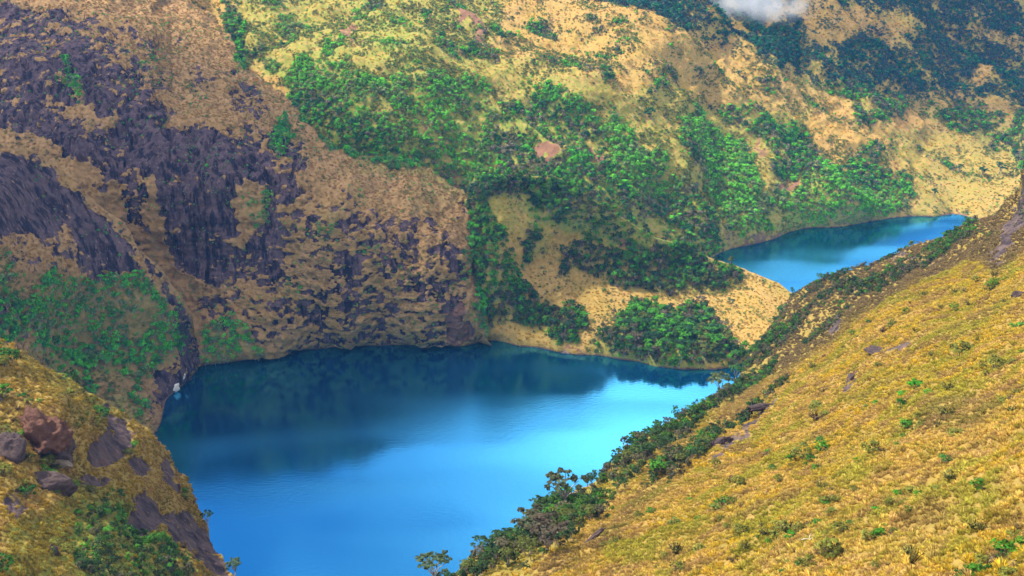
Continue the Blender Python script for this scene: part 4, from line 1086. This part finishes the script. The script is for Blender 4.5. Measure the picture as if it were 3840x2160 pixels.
# ------------------------------------------------------------------ rocks
def rock_material(name, a, b, dark, red, pale):
    m = new_mat(name); t = NT(m)
    at = t.n('ShaderNodeSeparateColor', {0: t.n('ShaderNodeAttribute', attribute_name='cover').outputs['Color']})
    pos = t.n('ShaderNodeNewGeometry').outputs['Position']
    n1, n2, n3 = t.noise(pos, 0.45, 5, 0.65), t.noise(pos, 2.2, 4, 0.6), t.noise(pos, 1.0, 6, 0.7)
    c = t.mix(t.ramp(n1, .38, .62), a, b)
    c = t.mix(t.math('MULTIPLY', t.ramp(n2, .5, .68), .7), c, dark)
    c = t.mix(t.ramp(t.math('ADD', at.outputs[0], t.math('MULTIPLY', t.math('SUBTRACT', n3, .5), 1.0)), .4, .65), c, red)
    c = t.mix(t.ramp(t.math('ADD', at.outputs[1], t.math('MULTIPLY', t.math('SUBTRACT', n3, .5), .9)), .45, .6), c, t.mix(n2, pale, tuple(k * .6 for k in pale)))
    bm = t.n('ShaderNodeBump', {'Strength': .8, 'Distance': .35, 'Height': t.math('ADD', n3, n2)})
    bs = t.n('ShaderNodeBsdfPrincipled', {'Base Color': c, 'Roughness': .9, 'Normal': bm.outputs[0]})
    bs.inputs['Specular IOR Level'].default_value = 0.12
    t.n('ShaderNodeOutputMaterial', {0: bs.outputs[0]})
    return m
MAT_ROCK = rock_material('weathered_rock', (0.06, 0.041, 0.040), (0.09, 0.06, 0.052), (0.022, 0.016, 0.019), (0.105, 0.05, 0.032), (0.40, 0.33, 0.27))
MAT_PALE = rock_material('pale_rock', (0.55, 0.48, 0.42), (0.70, 0.64, 0.58), (0.24, 0.19, 0.17), (0.30, 0.18, 0.13), (0.7, 0.64, 0.58))
def rock_mesh(name, seed, dims, nu=56, nv=36, planes=16, rough=0.2, zones=None, mat=None):
    rng = np.random.default_rng(seed)
    u, v = np.meshgrid(np.linspace(0, 2 * math.pi, nu + 1)[:-1], np.linspace(0.02, math.pi - 0.02, nv))
    p = np.stack([np.cos(u) * np.sin(v), np.sin(u) * np.sin(v), np.cos(v)], -1)
    dirs = p.copy()
    for _ in range(planes):
        n = rng.normal(size=3); n /= np.linalg.norm(n); d = rng.uniform(.55, .9)
        k = p @ n
        p = np.where((k > d)[..., None], p * (d / np.maximum(k, 1e-6))[..., None], p)
    p = p * (1 + rough * fbm(dirs * 1.0 + seed, .5, 4, seed)[..., None] + rough * .5 * ridged(dirs + seed, .3, 3, seed + 5)[..., None])
    p = p * np.array(dims)
    me = bpy.data.meshes.new(name)
    idx = np.arange(nu * nv).reshape(nv, nu)
    q = np.stack([idx[:-1], idx[1:], np.roll(idx[1:], -1, 1), np.roll(idx[:-1], -1, 1)], -1).reshape(-1, 4)
    me.from_pydata(p.reshape(-1, 3).tolist(), [], q.tolist() + [tuple(idx[0]), tuple(idx[-1][::-1])])
    me.polygons.foreach_set('use_smooth', np.ones(len(me.polygons), bool))
    a = me.attributes.new('cover', 'FLOAT_COLOR', 'POINT')
    cov = np.zeros((nu * nv, 4), np.float32); cov[:, 3] = 1
    if zones is not None: cov[:, :2] = zones(p.reshape(-1, 3), dirs.reshape(-1, 3))
    a.data.foreach_set('color', cov.reshape(-1))
    me.materials.append(mat or MAT_ROCK)
    me.update()
    return me
def unit(v): return v / np.linalg.norm(v)
def frame(P, ax, nrm):
    ax = unit(ax - nrm * (ax @ nrm)); ay = np.cross(nrm, ax)
    M = Matrix(((ax[0], ay[0], nrm[0], P[0]), (ax[1], ay[1], nrm[1], P[1]), (ax[2], ay[2], nrm[2], P[2]), (0, 0, 0, 1)))
    return M
def outcrop(key, x0, y0, x1, y1, wpx, seed, label, group=None, name='rock_outcrop', hgt=0.8, sink=0.75, mat=None, zones=None):
    A, za, na = ground(key, x0, y0); B, zb, nb = ground(key, x1, y1)
    L_ = np.linalg.norm(B - A) * 0.5; n = unit(na + nb + np.array([0, 0, .4]))
    w = wpx * 0.5 * (za + zb) * 0.5 / FPX * 1.5
    h = max(0.5, hgt * w)
    o = bpy.data.objects.new(name, rock_mesh(name, seed, (L_ * 0.85, w, h * 1.6), mat=mat, zones=zones)); link(o)
    o.matrix_world = frame((A + B) / 2 - n * h * sink, B - A, n)
    return tag(o, label, 'rock', group)

# the overhanging boulder of the left spur
def bz(p, d):
    return np.stack([sstep(.0, .5, d[:, 2] * .9 + d[:, 0] * .7 - .15), sstep(.1, .45, 1 - np.linalg.norm((d - unit(np.array([.25, -.85, -.5]))) / np.array([.55, 1, .34]), axis=1))], 1)
P, zc, n = ground('spur', 108, 1135)
o = bpy.data.objects.new('boulder', rock_mesh('boulder', 5, (7.0, 6.5, 7.6), 130, 90, 26, .34, bz)); link(o)
o.location = P + np.array([0.0, 3.4, -0.6]); o.rotation_euler = (0.1, -0.35, 0.15)
tag(o, 'huge reddish overhanging boulder with a pale broken patch on the left spur', 'boulder')
P, zc, n = ground('spur', 20, 1165)
o = bpy.data.objects.new('boulder', rock_mesh('boulder', 8, (3.6, 4.0, 6.2), 70, 50, 18, .12)); link(o)
o.location = P + np.array([-1.2, 3.0, -0.8]); o.rotation_euler = (0, .1, .4)
tag(o, 'dark upright boulder wedged beside the huge overhanging one', 'boulder')
P, zc, n = ground('spur', 110, 1235)
o = bpy.data.objects.new('boulder', rock_mesh('boulder', 9, (5.2, 3.0, 3.6), 70, 50, 18, .12)); link(o)
o.location = P + np.array([0, 1.6, -0.6]); o.rotation_euler = (0, .25, .2)
tag(o, 'dark broken rock under the huge overhanging boulder', 'boulder')
P, zc, n = ground('spur', 128, 1400)
o = bpy.data.objects.new('boulder', rock_mesh('boulder', 12, (1.3, 1.2, 2.0), 48, 32, 14, .12)); link(o)
o.location = P; tag(o, 'small dark bluish rock alone in the grass low on the left spur', 'boulder')
for i, (x0, y0, x1, y1, w, lab) in enumerate([
    (1765, 1152, 1852, 1108, 26, 'largest dark rock slab at the low end of the rocky band on the grass slope'),
    (1848, 1108, 1900, 1066, 16, 'narrow dark rock in the middle of the rocky band on the grass slope'),
    (1900, 1068, 1950, 1010, 13, 'thin dark rock ledge at the upper end of the rocky band'),
    (2165, 915, 2300, 868, 20, 'long grey rock slab with a reddish end high on the grass slope'),
    (2120, 985, 2170, 935, 18, 'dark broken rock below the long grey slab'),
    (1465, 1385, 1500, 1352, 10, 'pale pinkish rock strip at the edge of the thicket'),
    (2545, 760, 2600, 735, 18, 'dark rock slab on the upper border of the grass slope'),
    (2080, 850, 2125, 785, 20, 'dark overhung rock in the dull side of the ridge')]):
    red = (lambda p, d: np.stack([sstep(.2, .7, d[:, 0]), d[:, 0] * 0], 1)) if i == 4 else None
    outcrop('near', x0, y0, x1, y1, w, 40 + i, lab, zones=red)
for i, (x0, y0, x1, y1, w, key, mat, lab) in enumerate([
    (434, 998, 444, 948, 18, 'slab', MAT_PALE, 'pale water-worn rock face at the shoreline below the slab'),
    (452, 966, 463, 922, 12, 'slab', MAT_PALE, 'thin white rock streak just above the pale rock face by the shore'),
    (404, 1060, 412, 1040, 8, 'slab', MAT_ROCK, 'dark shoreline rock at the water left of the pale rock face'),
    (1408, 884, 1440, 890, 10, 'mid', MAT_PALE, 'reddish rock at the water between the woods and the knoll')]):
    outcrop(key, x0, y0, x1, y1, w, 60 + i, lab, name='shore_rock', mat=mat, zones=(lambda p, d: np.stack([d[:, 0] * 0 + .9, d[:, 0] * 0], 1)) if i == 3 else None)

# stones along the waterline
COL_STONE = proto_collection('shore_stone', [rock_mesh('shore_stone', 70 + i, (1, .85, .6), 14, 9, 8, .15) for i in range(3)])
rq = np.random.default_rng(51)
SP = []
for key in ('cliff', 'mid', 'far', 'slab'):
    L_ = LAYERS[key]; z = L_['P'][..., 2]
    L_['vis'] = (L_['X'] > -80) & (L_['X'] < 2660) & (L_['Y'] < 1500) & (z > -0.4) & (z < 1.3)
    Q, i, j = sample(key, 0.16 * L_['area'] * (fbm(L_['P'], 9, 3, 57) > -0.05), rq); SP.append(Q)
SP = np.concatenate(SP); n = len(SP); h = rq.uniform(.25, .8, n) * (1 + (rq.uniform(size=n) < .08) * 1.2)
mass('shore_stones', 'brown stones along the waterline of both lakes', 'stones', COL_STONE, SP, np.stack([h] * 3, 1), rq.uniform(-.5, .5, (n, 3)) + np.array([0, 0, 1]) * rq.uniform(0, 6, (n, 1)), rq.integers(0, 3, n), np.ones((n, 3)))

# bleached branch and a spiky plant in the tussocks
P, zc, n = ground('near', 2035, 1381)
mb = MB()
mb.tube([(-.9, 0, 0), (-.3, .05, .12), (.4, -.03, .1), (1.0, .1, .3)], [.05, .06, .05, .02], 6)
mb.tube([(.3, 0, .1), (.6, .3, .4), (.8, .35, .7)], [.035, .025, .01], 5)
m = new_mat('bleached_wood'); t = NT(m)
t.n('ShaderNodeOutputMaterial', {0: t.n('ShaderNodeBsdfDiffuse', {'Color': (.62, .55, .46, 1)}).outputs[0]})
o = bpy.data.objects.new('fallen_branch', mb.mesh('fallen_branch', [m])); link(o)
o.location = P + np.array([0, 0, .45]); o.rotation_euler = (0, .35, .5)
tag(o, 'bleached fallen branch lying on the golden tussocks', 'branch')
def spiky(x, y, h, seed, label, tint):
    P, zc, n = ground('near', x, y)
    rng = np.random.default_rng(seed); mb = MB()
    for k in range(9):
        a = rng.uniform(0, 6.28); s = rng.uniform(.15, .6)
        e = np.array([math.cos(a) * s, math.sin(a) * s, rng.uniform(.7, 1.0)])
        mb.tube([(0, 0, -.1), tuple(e * .5 + np.array([0, 0, .02])), tuple(e)], [.03, .02, .012], 4)
        for j in range(26):
            f = rng.uniform(.35, 1.0)
            d = rng.normal(size=3); d /= np.linalg.norm(d)
            mb.blade(e * f, e * f + d * .09 + e * .07, .014, rng)
    o = bpy.data.objects.new('spiky_shrub', mb.mesh('spiky_shrub', [MAT_LEAF_O])); link(o)
    o.location = P; o.scale = (h,) * 3; o.color = (*tint, 1)
    tag(o, label, 'shrub')
spiky(2293, 1430, 1.7, 3, 'spiky many-armed shrub standing among tussocks at the lower edge', (.13, .12, .04))
spiky(2362, 1085, 1.6, 4, 'thin spiky shrub with upright stems in the middle of the slope', (.10, .12, .04))
spiky(2395, 1445, 1.4, 6, 'small dark spiky shrub beside the many-armed one', (.05, .10, .03))

# ------------------------------------------------------------------ air
# a wisp of cloud lying against the far hillside
P, zc, n = ground('far', 1882, 12)
bm_v = rock_mesh('cloud', 3, (62, 26, 19), 40, 26, 0, .12)
m = new_mat('cloud_vapour'); t = NT(m)
tc = t.n('ShaderNodeTexCoord').outputs['Object']
mp = t.n('ShaderNodeMapping', {0: tc}); mp.inputs['Scale'].default_value = (1 / 56, 1 / 25, 1 / 17)
ln = t.n('ShaderNodeVectorMath', {0: mp.outputs[0]}, operation='LENGTH').outputs['Value']
dn = t.math('MULTIPLY', t.ramp(t.math('ADD', ln, t.math('MULTIPLY', t.math('SUBTRACT', t.noise(tc, .06, 4, .6), .5), 1.5)), 1.0, .2), .05)
pv = t.n('ShaderNodeVolumePrincipled', {'Color': (1, 1, 1, 1), 'Density': dn, 'Anisotropy': 0.2})
o_ = t.n('ShaderNodeOutputMaterial'); t.t.links.new(pv.outputs[0], o_.inputs['Volume'])
bm_v.materials.clear(); bm_v.materials.append(m)
o = bpy.data.objects.new('cloud', bm_v); link(o)
o.location = P + np.array([0, -30, 5]); o['kind'] = 'stuff'; o['label'] = 'small white wisp of cloud against the far hillside'; o['category'] = 'cloud'

# out-of-view clouds added on the sun's path to shade massif and far woods
m = new_mat('shade_cloud_vapour'); t = NT(m)
pv = t.n('ShaderNodeVolumePrincipled', {'Color': (1, 1, 1, 1), 'Density': 0.012, 'Anisotropy': 0.6})
o_ = t.n('ShaderNodeOutputMaterial'); t.t.links.new(pv.outputs[0], o_.inputs['Volume'])
sdir = np.array(sv)
for k, (gx, gy, gz, T, dims) in enumerate([(-215, 590, 80, 1000, (165, 120, 50)), (-95, 560, 50, 1060, (110, 90, 45)), (-190, 480, 40, 1120, (80, 90, 45)),
                                           (330, 1010, 90, 1000, (300, 120, 55)), (520, 1150, 90, 1100, (220, 140, 55))]):
    me = rock_mesh('cloud', 90 + k, dims, 60, 40, 3, .35); me.materials.clear(); me.materials.append(m)
    o = bpy.data.objects.new('cloud', me); link(o)
    o.location = np.array([gx, gy, gz]) + sdir * T; o['kind'] = 'stuff'; o['category'] = 'cloud'
    o['label'] = 'unseen cloud added high up to shade the ' + ('dark cliff' if k < 3 else 'far woods')

# thin blue air filling the valley
x0, x1, y0, y1, z0, z1 = -1000, 1150, -70, 1800, -31.5, 264
me = bpy.data.meshes.new('haze')
me.from_pydata([(x, y, z) for z in (z0, z1) for y in (y0, y1) for x in (x0, x1)], [], [(0, 2, 3, 1), (4, 5, 7, 6), (0, 1, 5, 4), (1, 3, 7, 5), (3, 2, 6, 7), (2, 0, 4, 6)])
m = new_mat('valley_haze'); t = NT(m)
pv = t.n('ShaderNodeVolumePrincipled', {'Color': (0.12, 0.40, 1.0, 1), 'Density': HAZE, 'Anisotropy': 0.0})
o_ = t.n('ShaderNodeOutputMaterial'); t.t.links.new(pv.outputs[0], o_.inputs['Volume'])
me.materials.append(m)
o = bpy.data.objects.new('haze', me); link(o); o['kind'] = 'stuff'
